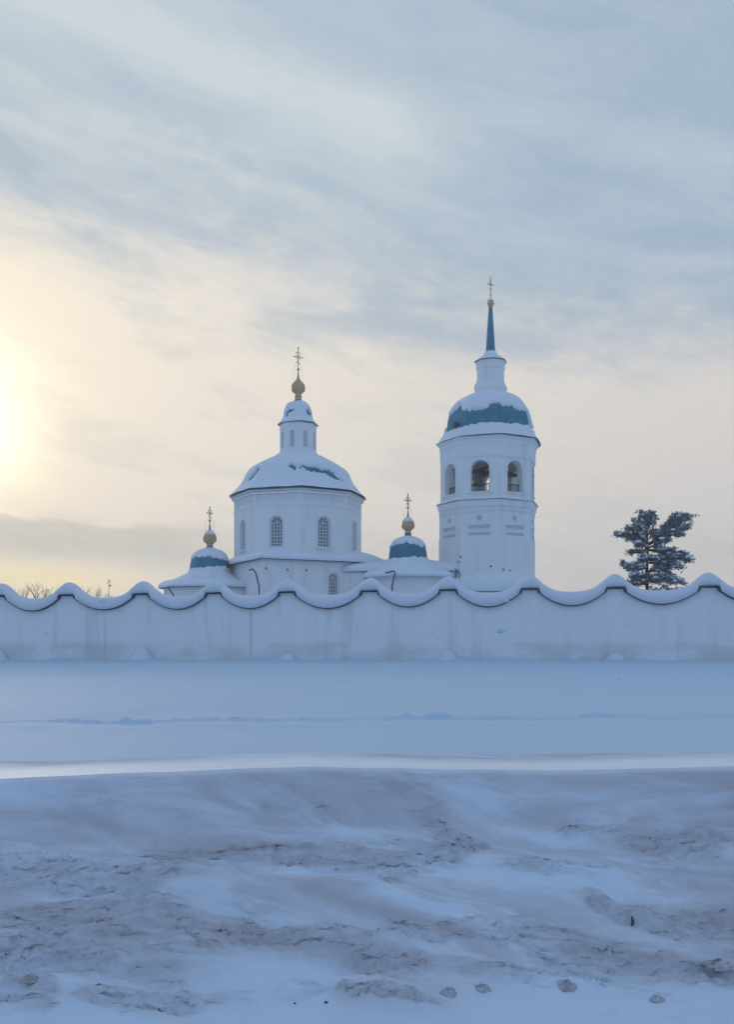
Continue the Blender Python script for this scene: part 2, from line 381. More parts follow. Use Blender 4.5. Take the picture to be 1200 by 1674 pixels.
xs = np.concatenate([-np.geomspace(320, 62, 14), np.arange(-60, -9, 1.0), np.arange(-9, 9.01, .06), np.arange(10, 61, 1.0), np.geomspace(62, 320, 14)])
ys = np.concatenate([-np.geomspace(130, 9, 16), np.arange(-8, 2, 1.0), np.arange(2, 8.6, .2), np.arange(8.6, 13.6, .1), np.arange(13.6, 17, .03), np.arange(17, 20, .1), np.arange(20, 34, .3), np.arange(34, 44, .12), np.geomspace(45, 390, 28)])
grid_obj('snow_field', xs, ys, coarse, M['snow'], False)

# ================================================================= BOUNDARY WALL
def wallY(px): return 1.0 / (1 / 42.0 + (1 / 37.0 - 1 / 42.0) * px / 1200.0)
PIL = [-680, -570, -460, -350, -237, -117, 3, 114, 235, 353, 471.5, 606, 733, 866, 1004.7, 1157, 1312, 1480, 1660, 1850]
wall = empty('boundary_wall', PX(600, HOR, wallY(600))[:2] + (0.6,), 'long whitewashed boundary wall with scalloped snow capped top in front of the church', 'wall')
WP = [Vector(PX(p, HOR, wallY(p))).xy for p in PIL]
wd = (WP[-1] - WP[0]).normalized(); wn = Vector((wd.y, -wd.x))        # along the wall / towards the road
if wn.y > 0: wn = -wn
def topz(xw): return 0.16 * (xw + 16.8) / 32                           # the wall climbs gently to the right
def wp(s, off, z):                                                    # s: distance along, off: toward the road
    p = WP[0] + wd * s + wn * off; return (p.x, p.y, z)
SP = [(q - WP[0]).length for q in WP]
rn = random.Random(5)
snow_rows = []
HW = .42
ax3 = (Vector((wd.x, wd.y, 0)), Vector((wn.x, wn.y, 0)), Vector((0, 0, 1)))
for i, s in enumerate(SP):
    x = WP[i].x; zc = 3.74 + topz(x)
    alt = (i % 2 == 0)
    m = MB(); m.box(wp(s, -.03, (zc - .06) / 2), ax3, (.34, .203, (zc - .06) / 2)); m.build('pillar', M['fence'], wall, bevel=.006)
    m = MB(); m.box(wp(s, .02, zc - .02), ax3, (.43, .36, .019))
    for sd in (-1, 1): m.box(wp(s + sd * .40, .02, zc - .10), ax3, (.065, .35, .07))
    m.build('pillar_cap', M['dark'], wall, bevel=.008)
    if alt and 0 <= i < len(SP):
        zb = height(x, WP[i].y - .6, False)
        m = MB(); rows = []
        for t in np.linspace(0, 1, 9):
            hm = (.3, .55, .25, .45, .62, .28, .42)[(i // 2) % 7]; wdt = (.12 + .14 * min(1, t * 3)) + .42 * t**3; dpt = .08 + .14 * min(1, t * 3) + .5 * t**2; zz = float(zb) + hm * (1 - t**1.3) - .03 - .25 * t**4
            rows.append([wp(s + wdt * cos(a) * (1 + .1 * rn.uniform(-1, 1)), .30 * 0 + dpt * max(0, sin(a)) ** .8 * (1 + .06 * rn.uniform(-1, 1)) + .2, zz) for a in np.linspace(-.15, pi + .15, 13)])
        rows.insert(0, [wp(s, .2, float(zb) + hm - .01)] * 13)
        m.grid(rows); m.build('snow_mound', M['snow_cap'], wall, smooth=True, weld=True)
DIP = .66
for i in range(len(SP) - 1):
    s0, s1_ = SP[i] + .34, SP[i + 1] - .34; N = 28
    za, zb = 3.60 + topz(WP[i].x), 3.60 + topz(WP[i + 1].x)
    dip = DIP * rn.uniform(.96, 1.04) - .08
    def zt(t): return za + (zb - za) * t - dip * (1 - abs(2 * t - 1)**2.0)
    m = MB(); f = [[wp(s0 + (s1_ - s0) * t, .16, 0.0) for t in np.linspace(0, 1, N)], [wp(s0 + (s1_ - s0) * t, .16, zt(t) - .02) for t in np.linspace(0, 1, N)],
                   [wp(s0 + (s1_ - s0) * t, -.24, zt(t) - .02) for t in np.linspace(0, 1, N)], [wp(s0 + (s1_ - s0) * t, -.24, 0.0) for t in np.linspace(0, 1, N)]]
    m.grid(f)
    m.build('wall_panel', M['fence'], wall)
    m = MB(); rows = []
    wob = [rn.uniform(-.006, .006) for _ in range(N)]
    for t, wb in zip(np.linspace(0, 1, N), wob):
        z = zt(t) + wb; s = s0 + (s1_ - s0) * t
        rows.append([wp(s, .32, z - .022), wp(s, .32, z + .02), wp(s, -.40, z + .02), wp(s, -.40, z - .022)])
    m.grid([[r[j] for r in rows] for j in (0, 1, 2, 3, 0)]); m.build('coping', M['dark'], wall)
    # a weathered joint down the middle of some bays
    if i in (7, 9):
        m = MB(); sm = (SP[i] + SP[i + 1]) / 2; m.box(wp(sm, .163, 1.6), ax3, (0.045 if i == 9 else .010, .006, 1.35)); m.build('joint_strip', mat('damp_render', (.66, .65, .66), .9), wall)
    # loose snow line on top of this bay (profile rows collected for one continuous cap)
    for t in np.linspace(0, 1, 40)[:-1]:
        s = SP[i] + (SP[i + 1] - SP[i]) * t
        # snow outline: pillar crest to bay dip
        L = SP[i + 1] - SP[i]; d = min(t, 1 - t) * L
        crest = 4.35 + topz(WP[i].x + (WP[i + 1].x - WP[i].x) * t)
        p = abs(2 * t - 1)
        base_cat = crest - .47 - .28 * (1 - p * p)
        hump = .49 * math.exp(-(d / .60)**2)
        top = base_cat + hump
        if d < .40: bot = (3.74 + topz(WP[i].x)) + .014
        else:
            tt = (s - s0) / (s1_ - s0); bot = zt(min(1, max(0, tt))) + .022
        snow_rows.append((s, bot, top))
k_ = np.array([a[2] for a in snow_rows]); kk = np.convolve(np.pad(k_, 3, mode='edge'), np.array([1, 2, 3, 4, 3, 2, 1]) / 16., 'valid')
m = MB(); rows = []
for (s, bot, _), top in zip(snow_rows, kk):
    h_ = top - bot; top += .07 * float(fbm(np.array(s * .55), np.array(3.), 3, 7)); ov = .44 + .05 * float(fbm(np.array(s * 1.1), np.array(1.), 3, 9))
    r = []
    for a in np.linspace(-.12, 1.12, 15):
        th = pi * a; cx_ = cos(th); sx = sin(th)
        off = .0 + (ov + .02) * (abs(cx_) ** .75) * (1 if cx_ > 0 else -1)
        zz = bot + h_ * max(0, sx)**.62 if sx > 0 else bot
        if sx <= 0: off *= .80
        r.append(wp(s, off - .02, zz))
    rows.append(r)
m.grid(rows); m.build('snow_cap', M['snow_cap'], wall, smooth=True)

# ================================================================= CHURCH
ROT = R(6.3)
def dirv(th): return Vector((sin(th), -cos(th), 0))
def oct_ring(c, a_in, z, rot, sub, rnd=0.0, n=8):
    """points of a regular n-gon of circumradius a_in, each side cut in sub pieces; rnd blends to a circle"""
    P = []
    for kf in range(n):
        A = dirv(rot + kf * 2 * pi / n) * a_in; B = dirv(rot + (kf + 1) * 2 * pi / n) * a_in
        for j in range(sub):
            p = A.lerp(B, j / sub)
            pc = p.normalized() * a_in * (1 - .5 * (1 - cos(pi / n)))
            p = p.lerp(pc, rnd); P.append((c[0] + p.x, c[1] + p.y, z))
    return P
def resample(prof, n):
    """smooth dense profile through (r,z) points"""
    P = [Vector((a, b)) for a, b in prof]; out_ = []
    for i in range(len(P) - 1):
        p0 = P[max(i - 1, 0)]; p1 = P[i]; p2 = P[i + 1]; p3 = P[min(i + 2, len(P) - 1)]
        for j in range(n):
            t = j / n
            out_.append(.5 * ((2 * p1) + (p2 - p0) * t + (2 * p0 - 5 * p1 + 4 * p2 - p3) * t * t + (3 * p1 - p0 - 3 * p2 + p3) * t**3))
    out_.append(P[-1]); return [(p.x, p.y) for p in out_]
def shell(c, prof, rot, sub=10, rnd=0.0, thick=None, n=8):
    """dome surface; thick(theta, z, j) pushes it outward"""
    m = MB(); rows = []
    for j, (r, z) in enumerate(prof):
        a = prof[max(j - 1, 0)]; b = prof[min(j + 1, len(prof) - 1)]
        tr, tz = b[0] - a[0], b[1] - a[1]; L = math.hypot(tr, tz) or 1; nr, nz = tz / L, -tr / L
        ring = oct_ring(c, max(r, .01), z, rot, sub, rnd, n)
        if thick:
            rr = []
            for p in ring:
                th = math.atan2(p[0] - c[0], -(p[1] - c[1])); t = thick(th, z, j / (len(prof) - 1))
                q = Vector((p[0] - c[0], p[1] - c[1], 0)); e = q.normalized() * (nr * t)
                rr.append((p[0] + e.x, p[1] + e.y, z + nz * t))
            ring = rr
        rows.append(ring)
    m.grid(rows, True); m.cap(rows[-1]); return m
def wall_ring(m, c, apo, z0, z1, rot, th, opn=None, faces=range(8), n=8, inner=True, skip=()):
    """n-gon wall of thickness th; opn=(half width, sill, spring) arched opening in each face listed"""
    tn = math.tan(pi / n)
    for kf in range(n):
        ph = rot + (kf + .5) * 2 * pi / n; nn = dirv(ph); tt = Vector((cos(ph), sin(ph), 0)); C = Vector((c[0], c[1], 0))
        W0 = apo * tn; W1 = (apo - th) * tn
        def P(u, z, d): return C + nn * (apo - d) + tt * u + Vector((0, 0, z))
        if opn is None or kf not in faces:
            m.quad(P(-W0, z0, 0), P(W0, z0, 0), P(W0, z1, 0), P(-W0, z1, 0))
            if inner: m.quad(P(-W1, z0, th), P(-W1, z1, th), P(W1, z1, th), P(W1, z0, th))
        else:
            h, sl_, spr = opn; K = 14
            arch = [(-h, sl_)] + [(-h * cos(pi * i / K), spr + h * sin(pi * i / K)) for i in range(K + 1)] + [(h, sl_)]
            for d, Wd, on in ((0, W0, True), (th, W1, inner)):
                if not on: continue
                m.quad(P(-Wd, z0, d), P(Wd, z0, d), P(Wd, sl_, d), P(-Wd, sl_, d))
                m.quad(P(-Wd, sl_, d), P(-h, sl_, d), P(-h, spr, d), P(-Wd, spr, d)); m.quad(P(h, sl_, d), P(Wd, sl_, d), P(Wd, spr, d), P(h, spr, d))
                m.quad(P(-Wd, spr, d), P(-h, spr, d), P(-Wd, z1, d)); m.quad(P(h, spr, d), P(Wd, spr, d), P(Wd, z1, d))
                for i in range(1, K + 1):
                    a, b = arch[i], arch[i + 1]; ta = -Wd + 2 * Wd * (i - 1) / K; tb = -Wd + 2 * Wd * i / K
                    m.quad(P(a[0], a[1], d), P(b[0], b[1], d), P(tb, z1, d), P(ta, z1, d))
            for a, b in zip(arch, arch[1:] + arch[:1]): m.quad(P(a[0], a[1], 0), P(b[0], b[1], 0), P(b[0], b[1], th), P(a[0], a[1], th))
def face_frame(c, apo, rot, kf, n=8):
    ph = rot + (kf + .5) * 2 * pi / n; nn = dirv(ph); tt = Vector((cos(ph), sin(ph), 0)); C = Vector((c[0], c[1], 0)) + nn * apo
    return C, tt, nn
def window(parent, C, tt, nn, hw, z0, spring, d, rowsn=6, colsn=3):
    """arched window: frame mesh of moulding + glazing bars, pane as its sub-part; d = recess"""
    Z = Vector((0, 0, 1)); m = MB(); K = 14
    def ring(hh, zz0, dep0, dep1, wdt):
        o = [(-hh, zz0)] + [(-hh * cos(pi * i / K), spring + hh * sin(pi * i / K)) for i in range(K + 1)] + [(hh, zz0)]
        h2 = hh - wdt; q = [(-h2, zz0 + wdt)] + [(-h2 * cos(pi * i / K), spring + h2 * sin(pi * i / K)) for i in range(K + 1)] + [(h2, zz0 + wdt)]
        def P(a, dd): return C + tt * a[0] + Z * a[1] + nn * dd
        for i in range(len(o)):
            j = (i + 1) % len(o)
            m.quad(P(o[i], dep1), P(o[j], dep1), P(q[j], dep1), P(q[i], dep1)); m.quad(P(o[i], dep0), P(o[j], dep0), P(o[j], dep1), P(o[i], dep1)); m.quad(P(q[i], dep0), P(q[i], dep1), P(q[j], dep1), P(q[j], dep0))
    ring(hw + .13, z0 - .13, 0, .07, .12)                 # raised surround
    ring(hw, z0, -d, -d + .08, .07)                       # sash
    bar = .028
    for i in range(1, rowsn + 1):
        z = z0 + (spring - z0) * i / rowsn; m.box(C + Z * z + nn * (-d + .04), (tt, nn, Z), (hw - .03, .022, bar))
    for i in range(1, colsn + 1):
        u = -hw + 2 * hw * i / (colsn + 1); m.box(C + tt * u + Z * ((z0 + spring) / 2) + nn * (-d + .043), (tt, nn, Z), (bar, .018, (spring - z0) / 2))
    for a in (45, 90, 135):
        e = tt * cos(R(a)) + Z * sin(R(a)); e2 = tt * -sin(R(a)) + Z * cos(R(a))
        m.box(C + Z * spring + e * hw * .5 + nn * (-d + .045), (e, nn, e2), (hw * .47, .016, bar))
    m.box(C + Z * (z0 - .20) + nn * .09, (tt, nn, Z), (hw + .24, .10, .05))
    w_ = m.build('window', M['frame'], parent)
    m = MB(); P = [C + tt * -hw + Z * z0 - nn * d] + [C + tt * (-hw * cos(pi * i / K)) + Z * (spring + hw * sin(pi * i / K)) - nn * d for i in range(K + 1)] + [C + tt * hw + Z * z0 - nn * d]
    m.cap(P); m.cap([p - nn * .02 for p in P], True); m.build('pane', M['pane'], w_)
    m = MB(); m.box(C + Z * (z0 - .115) + nn * .10, (tt, nn, Z), (hw + .22, .085, .035)); m.build('sill_snow', M['snow_roof'], w_, bevel=.02)
def ring_band(m, c, apo, z0, z1, rot, proj, n=8):
    rr = apo / cos(pi / n); rp = (apo + proj) / cos(pi / n)
    m.lathe(c, [(rr - .05, z0), (rp, z0 + min(.04, proj * .5)), (rp, z1), (rr - .05, z1)], n, rot, False, False)
def dentils(m, c, apo, z, rot, per, w_, h, dep, n=8, faces=range(8)):
    tn = math.tan(pi / n) * apo
    for kf in faces:
        C, tt, nn = face_frame(c, apo, rot, kf, n)
        for i in range(per):
            u = -tn * .93 + 2 * tn * .93 * (i + .5) / per
            m.box(C + tt * u + nn * dep * .5 + Vector((0, 0, z)), (tt, nn, Vector((0, 0, 1))), (w_, dep * .5, h))
def finial(parent, c, zball, rb, zneck, zbase, rbase, zcross, barw, snow=True):
    """gilded orb with neck, spike, chains; the cross is its sub-part"""
    top = zball + rb
    p = [(rb * .56, zbase + .0), (rb * .46, zneck), (rb * .50, zball - rb * .85), (rb * .92, zball - rb * .45), (rb * 1.0, zball), (rb * .90, zball + rb * .45), (rb * .58, zball + rb * .83), (rb * .25, top + rb * .25),
         (rb * .12, top + rb * .9), (rb * .06, top + rb * 1.5), (.02, top + rb * 1.7)]
    m = MB(); m.lathe(c, resample(p, 4), 24); zk = top + rb * 1.6
    m.lathe(c, [(.02, zk - rb * .22), (rb * .17, zk - rb * .12), (rb * .20, zk), (rb * .17, zk + rb * .12), (.02, zk + rb * .22)], 12)
    o = m.build('gilded_orb', M['gold'], parent, smooth=True)
    m = MB(); th = R(28); a = Vector((cos(th), sin(th), 0)); Z = Vector((0, 0, 1)); n_ = Vector((-a.y, a.x, 0)); C = Vector((c[0], c[1], 0)); H = zcross - zk
    m.box(C + Z * (zk + H / 2), (a, n_, Z), (.032, .032, H / 2))
    zb = zk + H * .58
    m.box(C + Z * zb, (a, n_, Z), (barw, .025, .035)); m.box(C + Z * (zb + H * .20), (a, n_, Z), (barw * .5, .025, .028))
    e = (a + Z * -.42).normalized(); m.box(C + Z * (zb - H * .27), (e, n_, e.cross(n_)), (barw * .6, .024, .026))
    for (u, v) in ((-1, 0), (1, 0)): m.blob(C + a * barw * u + Z * zb, .075, 6, jit=0)
    m.blob(C + Z * (zcross), .085, 6, (.8, .8, 1.6), jit=0); m.blob(C + Z * (zb + H * .2) + a * barw * .5, .05, 6, jit=0); m.blob(C + Z * (zb + H * .2) - a * barw * .5, .05, 6, jit=0)
    for q in range(4):                                   # rays between the arms
        an = R(45 + 90 * q); e = a * cos(an) + Z * sin(an); f = e.cross(n_)
        m.box(C + Z * zb + e * barw * .42, (e, n_, f), (barw * .30, .014, .018)); m.blob(C + Z * zb + e * barw * .75, .035, 5, jit=0)
    m.build('cross', M['gold'], o)
    for sx in (-1, 1):                                   # guy chains
        m = MB(); A = C + Z * (zb - H * .1); B = C + a * sx * rb * .62 + Z * (zball + rb * .78)
        pts = [A.lerp(B, t) + (a * sx * .9 * rb * .35 * sin(pi * t)) for t in np.linspace(0, 1, 9)]
        m.tube(pts, .011, 4); m.build('guy_chain', M['gold'], o)
    if snow:
        m = MB(); m.lathe(c, [(rb * .86, zball + rb * .52), (rb * .86, zball + rb * .60), (rb * .68, zball + rb * .86), (rb * .36, top + rb * .16), (.08, top + rb * .3)], 20); m.build('snow_cover', M['snow_roof'], o, smooth=True)
    m = MB(); m.lathe(c, [(rbase, zbase - .05), (rbase, zbase + .12), (rbase * .78, zbase + .22), (rbase * .72, zneck - .03), (rb * .55, zneck)], 16); m.build('pedestal', M['teal'], parent)

def Z_(y, Y): return (HOR - y) / F * Y + EYE
def patchmask(patches, c, Y, seedn, am=1.0, noise_sc=1.6):
    """returns f(theta, z) > 0 where bare metal shows. patches: (px, y, rx, ry, tilt) measured on the near side"""
    def f(th, z, r):
        x = r * sin(th); back = cos(th) < -.1
        best = -9.
        px = x; nv = float(fbm(np.array(th * 6.0), np.array(z * noise_sc * 1.5), 3, seedn)) * am
        for (ax, az, rx, rz, tl) in patches:
            u = px - ax; v = z - az - tl * u
            best = max(best, 1 - math.sqrt((u / rx)**2 + (v / rz)**2) + nv * .9)
        return best if not back else -9.
    return f

CH = empty('church', PX(487.5, HOR, 88)[:2] + (0.9,), 'white octagonal church with snow laden dome, gilded orb and two small side chapel cupolas', 'church')
YC = 88.; c0 = PX(487.5, HOR, YC); kpx = YC / F
GZ = .8
# --- square lower body
RB = 8.15; apoB = RB / math.sqrt(2); rotB = R(-18); ze = Z_(925, YC)
m = MB(); wall_ring(m, c0, apoB, GZ - .8, ze, rotB, .5, (.46, 0, 0), (), 4)
# window on the near right-hand face: cut by hand
m = MB()
for kf in range(4):
    C, tt, nn = face_frame(c0, apoB, rotB, kf, 4); Z = Vector((0, 0, 1)); hw = apoB
    if kf != 0: m.quad(C - tt * hw + Z * (GZ - .8), C + tt * hw + Z * (GZ - .8), C + tt * hw + Z * ze, C - tt * hw + Z * ze); continue
    ws = 1.05
    hh, sl_, spr = .46, Z_(975, YC - 4), Z_(946, YC - 4); K = 12
    def P(u, z, d=0): return C + tt * u + Z * z - nn * d
    cuts = [ws]
    m.quad(P(-hw, GZ - .8), P(hw, GZ - .8), P(hw, sl_), P(-hw, sl_)); m.quad(P(-hw, spr + hh), P(hw, spr + hh), P(hw, ze), P(-hw, ze))
    edges = [-hw] + sum([[u - hh, u + hh] for u in cuts], []) + [hw]
    for a, b in zip(edges[0::2], edges[1::2]): m.quad(P(a, sl_), P(b, sl_), P(b, spr + hh), P(a, spr + hh))
    for u in cuts:
        ar = [(u - hh * cos(pi * i / K), spr + hh * sin(pi * i / K)) for i in range(K + 1)]
        for a, b in zip(ar, ar[1:]): m.quad(P(a[0], a[1]), P(b[0], b[1]), P(b[0], spr + hh), P(a[0], spr + hh))
        arch = [(u - hh, sl_)] + ar + [(u + hh, sl_)]
        for a, b in zip(arch, arch[1:] + arch[:1]): m.quad(P(a[0], a[1]), P(b[0], b[1]), P(b[0], b[1], .4), P(a[0], a[1], .4))
lower = m.build('lower_wall', M['wall'], CH)
C, tt, nn = face_frame(c0, apoB, rotB, 0, 4)
for u in cuts: window(CH, C + tt * u, tt, nn, hh, sl_, spr, .22, 5, 3)
def eave(parent, c, r, z, rot, n, t=.03):
    t = min(t, .03)
    m = MB(); m.lathe(c, [(r - .55, z - .02), (r, z - t), (r + .01, z + .02), (r - .55, z + .03)], n, rot, False, False); return m.build('eave_edge', M['eave'], parent)
eave(CH, c0, RB + .55, ze + .02, rotB, 4)
m = shell(c0, [(RB + .56, ze + .04), (RB + .64, ze + .16), (RB + .60, ze + .34), (RB + .2, ze + .50), (7.8, ze + .80), (6.6, ze + 1.15), (5.6, ze + 1.3)], rotB, 24, .12,
          lambda th, z, j: .10 * float(fbm(np.array(th * 3), np.array(z * 1.2), 3, 3)) * (j > .1), 4)
m.build('lower_roof_snow', M['snow_roof'], CH, smooth=True)
# --- octagonal drum
apoD = 103.6 * kpx * cos(pi / 8); rD = 103.6 * kpx; z0d = ze - .2; z1d = Z_(817.5, YC)
zs, zspr = Z_(893, YC - 5.5), Z_(854, YC - 5.5); hwD = .585
m = MB(); wall_ring(m, c0, apoD, z0d, z1d, ROT, .45, (hwD, zs, zspr), range(8), 8, False); m.build('drum_wall', M['wall'], CH)
for kf in range(8):
    C, tt, nn = face_frame(c0, apoD, ROT, kf); window(CH, C, tt, nn, hwD, zs, zspr, .26, 7, 3)
m = MB(); ring_band(m, c0, apoD, z1d - .02, z1d + .14, ROT, .34); ring_band(m, c0, apoD, z1d - .26, z1d - .04, ROT, .22); ring_band(m, c0, apoD, z1d - 1.35, z1d - 1.25, ROT, .07)
m.build('cornice', M['wall'], CH)
for kf in range(8): m = MB(); dentils(m, c0, apoD, z1d - .60, ROT, 15, .07, .26, .10, 8, [kf]); m.build('dentil_frieze', M['wall'], CH)
for kf in range(8):                     # corner pilasters
    m = MB()
    th = ROT + kf * pi / 4; A = Vector((c0[0], c0[1], 0)) + dirv(th) * (rD - .02)
    for sg in (-1, 1):
        C, tt, nn = face_frame(c0, apoD, ROT, kf if sg > 0 else kf - 1)
        m.box(A + tt * (.30 * sg) - nn * .02 + Vector((0, 0, (z0d + z1d - 1.3) / 2)), (tt, nn, Vector((0, 0, 1))), (.30, .05, (z1d - 1.3 - z0d) / 2))
    m.build('corner_pilaster', M['wall'], CH)
rc = 112.0 * kpx; eave(CH, c0, rc, z1d + .17, ROT, 8)
dome_p = [(rc - .0, z1d + .22), (106 * kpx, Z_(809, YC)), (97 * kpx, Z_(799.5, YC)), (88.5 * kpx, Z_(786, YC)), (82 * kpx, Z_(773, YC)), (74 * kpx, Z_(765, YC)), (57 * kpx, Z_(756, YC)), (40 * kpx, Z_(748.5, YC)), (29 * kpx, Z_(741, YC))]
dome_p = [(a - .12, b - .10) for a, b in dome_p]
dp = resample(dome_p, 7)
m = shell(c0, dp, ROT, 10); dm = m.build('dome', M['teal'], CH)
def PL(px, y, cpx, Y, front): # measured -> local x, height
    return (px - cpx) / F * (Y - front), Z_(y, Y - front)
pt = []
for px, y, rx, ry, tl in ((520, 768.5, 27, 4.2, .10), (533, 771, 16, 4.2, .15), (547, 776, 17, 3.4, .55), (483, 765, 7, 3.0, .2), (487, 768.5, 3, 3, 0), (416, 772, 12, 6.5, -.75), (408, 779, 5, 5, 0)):
    x_, z_ = PL(px, y, 487.5, YC, 4.0); pt.append((x_, z_, rx * kpx, ry * kpx, -tl))
pm = patchmask(pt, c0, YC, 4, .9)
def th_main(th, z, j):
    r = np.interp(-z, [-b for a, b in dp][::1] if dp[0][1] > dp[-1][1] else [-b for a, b in dp[::-1]], [a for a, b in dp] if dp[0][1] > dp[-1][1] else [a for a, b in dp[::-1]])
    v = pm(th, z, r)
    base = .20 + .07 * float(fbm(np.array(th * 3), np.array(z), 3, 6)) + .05 * (j < .3)
    return base + (-.34) * float(sst(v, -.10, .10))
m = shell(c0, dp, ROT, 44, .10, th_main); m.build('snow_cover', M['snow_roof'], dm, smooth=True)
# --- lantern and cupola
rL = 29.8 * kpx; zl0, zl1 = Z_(748, YC), Z_(698, YC)
m = MB(); m.lathe(c0, [(rL, zl0 - .6), (rL, zl1), (rL * 1.06, zl1 + .05), (rL * 1.06, zl1 + .12)], 8, ROT)
m.build('lantern_wall', M['wall'], CH)
for kf in range(8):
    C, tt, nn = face_frame(c0, rL * cos(pi / 8), ROT, kf); Z = Vector((0, 0, 1)); zc = (Z_(722, YC)); hh_ = 13.5 * kpx
    m = MB(); q = [C + tt * (.22 * a) + Z * b + nn * .012 for a, b in ((-1, zc - hh_), (1, zc - hh_), (1, zc + hh_ - .2), (.7, zc + hh_ - .06), (0, zc + hh_), (-.7, zc + hh_ - .06), (-1, zc + hh_ - .2))]
    m.cap(q); m.grid([q + q[:1], [p - nn * .03 for p in q + q[:1]]]); m.build('blind_window', mat('niche_grey', (.50, .53, .58), .8) if kf == 0 else bpy.data.materials['niche_grey'], CH)  # flat grey shape marks each lantern niche
eave(CH, c0, 33.5 * kpx, zl1 + .13, ROT, 8, .03)
cp = [(33 * kpx, zl1 + .14), (28 * kpx, Z_(690, YC)), (23.5 * kpx, Z_(683, YC)), (21 * kpx, Z_(670, YC)), (16.5 * kpx, Z_(661, YC)), (6 * kpx, Z_(657.5, YC))]
cp = [(a - .06, b - .05) for a, b in cp]; cpd = resample(cp, 6)
m = shell(c0, cpd, ROT, 6); cu = m.build('cupola', M['teal'], CH)
pt2 = []
for px, y, rx, ry, tl in ((475, 671, 7, 2.2, .2), (506, 673, 4, 5, -.6), (470, 676, 2.5, 5, 0)):
    x_, z_ = PL(px, y, 487.5, YC, 1.2); pt2.append((x_, z_, rx * kpx, ry * kpx, tl))
pm2 = patchmask(pt2, c0, YC, 14, .5)
def th_c(th, z, j):
    r = np.interp(z, [b for a, b in cpd], [a for a, b in cpd]); return .13 + .03 * math.sin(3 * th) - .22 * float(sst(pm2(th, z, r), -.1, .1))
m = shell(c0, cpd, ROT, 22, .25, th_c); m.build('snow_cover', M['snow_roof'], cu, smooth=True)
finial(CH, c0, Z_(634.5, YC), 11.6 * kpx, Z_(649, YC), Z_(657, YC), 6.5 * kpx, Z_(569.5, YC), 7.0 * kpx, False)

# --- side chapels, each an octagonal low body with its cupola
def chapel(cpx, Y, re, yeave, ytopbase, rdome, ydbase, ydtop, fin, teal_lo, teal_hi, seed, rot, edge=True):
    c = PX(cpx, HOR, Y); s = Y / F; z_e = Z_(yeave, Y - 4)
    m = MB(); wall_ring(m, c, (re * s - .5) * cos(pi / 8), GZ - .8, z_e, rot, .4); m.build('side_chapel_wall', M['wall'], CH)
    if edge: eave(CH, c, re * s, z_e + .02, rot, 8)
    else: z_e -= .10
    zb = Z_(ydbase, Y); rr = rdome * s
    zq = zb - z_e; sp_ = [(re * s + .02, z_e + .04), (re * s + .10, z_e + .16), (re * s + .02, z_e + .34), (re * s - .45, z_e + .36 + zq * .18), (re * s * .72, z_e + zq * .52), (rr + .75, zb - .42), (rr + .22, zb - .12), (rr + .04, zb + .18), (rr - .25, zb + .4)]
    m = shell(c, resample(sp_, 4), rot, 14, .35, lambda th, z, j: (.16 * float(fbm(np.array(th * 2.2), np.array(z * .8), 3, seed)) * float(sst(j, .05, .3) * (1 - sst(j, .8, 1.)))))
    m.build('side_chapel_roof_snow', M['snow_roof'], CH, smooth=True)
    zt_ = Z_(ydtop, Y); H = zt_ - zb + .25
    dpf = [(rr * 1.0, zb - .3), (rr, zb + H * .14), (rr * .98, zb + H * .34), (rr * .89, zb + H * .60), (rr * .68, zb + H * .82), (rr * .38, zb + H * .93), (rr * .15, zb + H * .985)]
    dpf = [(a, b - .10) for a, b in dpf]; dd = resample(dpf, 6)
    m = shell(c, dd, rot, 6, .15); dome = m.build('small_dome', M['teal'], CH)
    zlo, zhi = Z_(teal_lo, Y), Z_(teal_hi, Y)
    def tk(th, z, j):
        n1 = float(fbm(np.array(th * 2.6), np.array(1.), 4, seed + 3)) * .30; n2 = float(fbm(np.array(th * 3.1), np.array(7.), 4, seed + 5)) * .42
        lo = zlo + n1 + .10 * sin(th * 2); hi = zhi + n2 + .12 * cos(th * 2 + .6)
        v = min(z - lo, hi - z)
        # snow thins to bare metal also on the windward left flank
        return .12 - .24 * float(sst(v, -.06, .07))
    m = shell(c, resample(dpf, 9), rot, 34, .30, tk); m.build('snow_cover', M['snow_roof'], dome, smooth=True)
    finial(CH, c, *fin); return c
s_l = 88 / F; YL = 87.
chL = chapel(343, YL, 82, 959, 940, 32.3, 934, 899, (Z_(880, YL), 11 * s_l, Z_(893, YL), Z_(899, YL), 7.2 * s_l, Z_(830, YL), 4.4 * s_l, True), 929, 914, 103, R(10))
YR = 83.; s_r = YR / F
chR = chapel(667, YR, 76, 940, 926, 33.6, 918, 880, (Z_(858.5, YR), 10.8 * s_r, Z_(872, YR), Z_(880, YR), 7.4 * s_r, Z_(809, YR), 5.4 * s_r, True), 914, 893, 207, R(20), False)
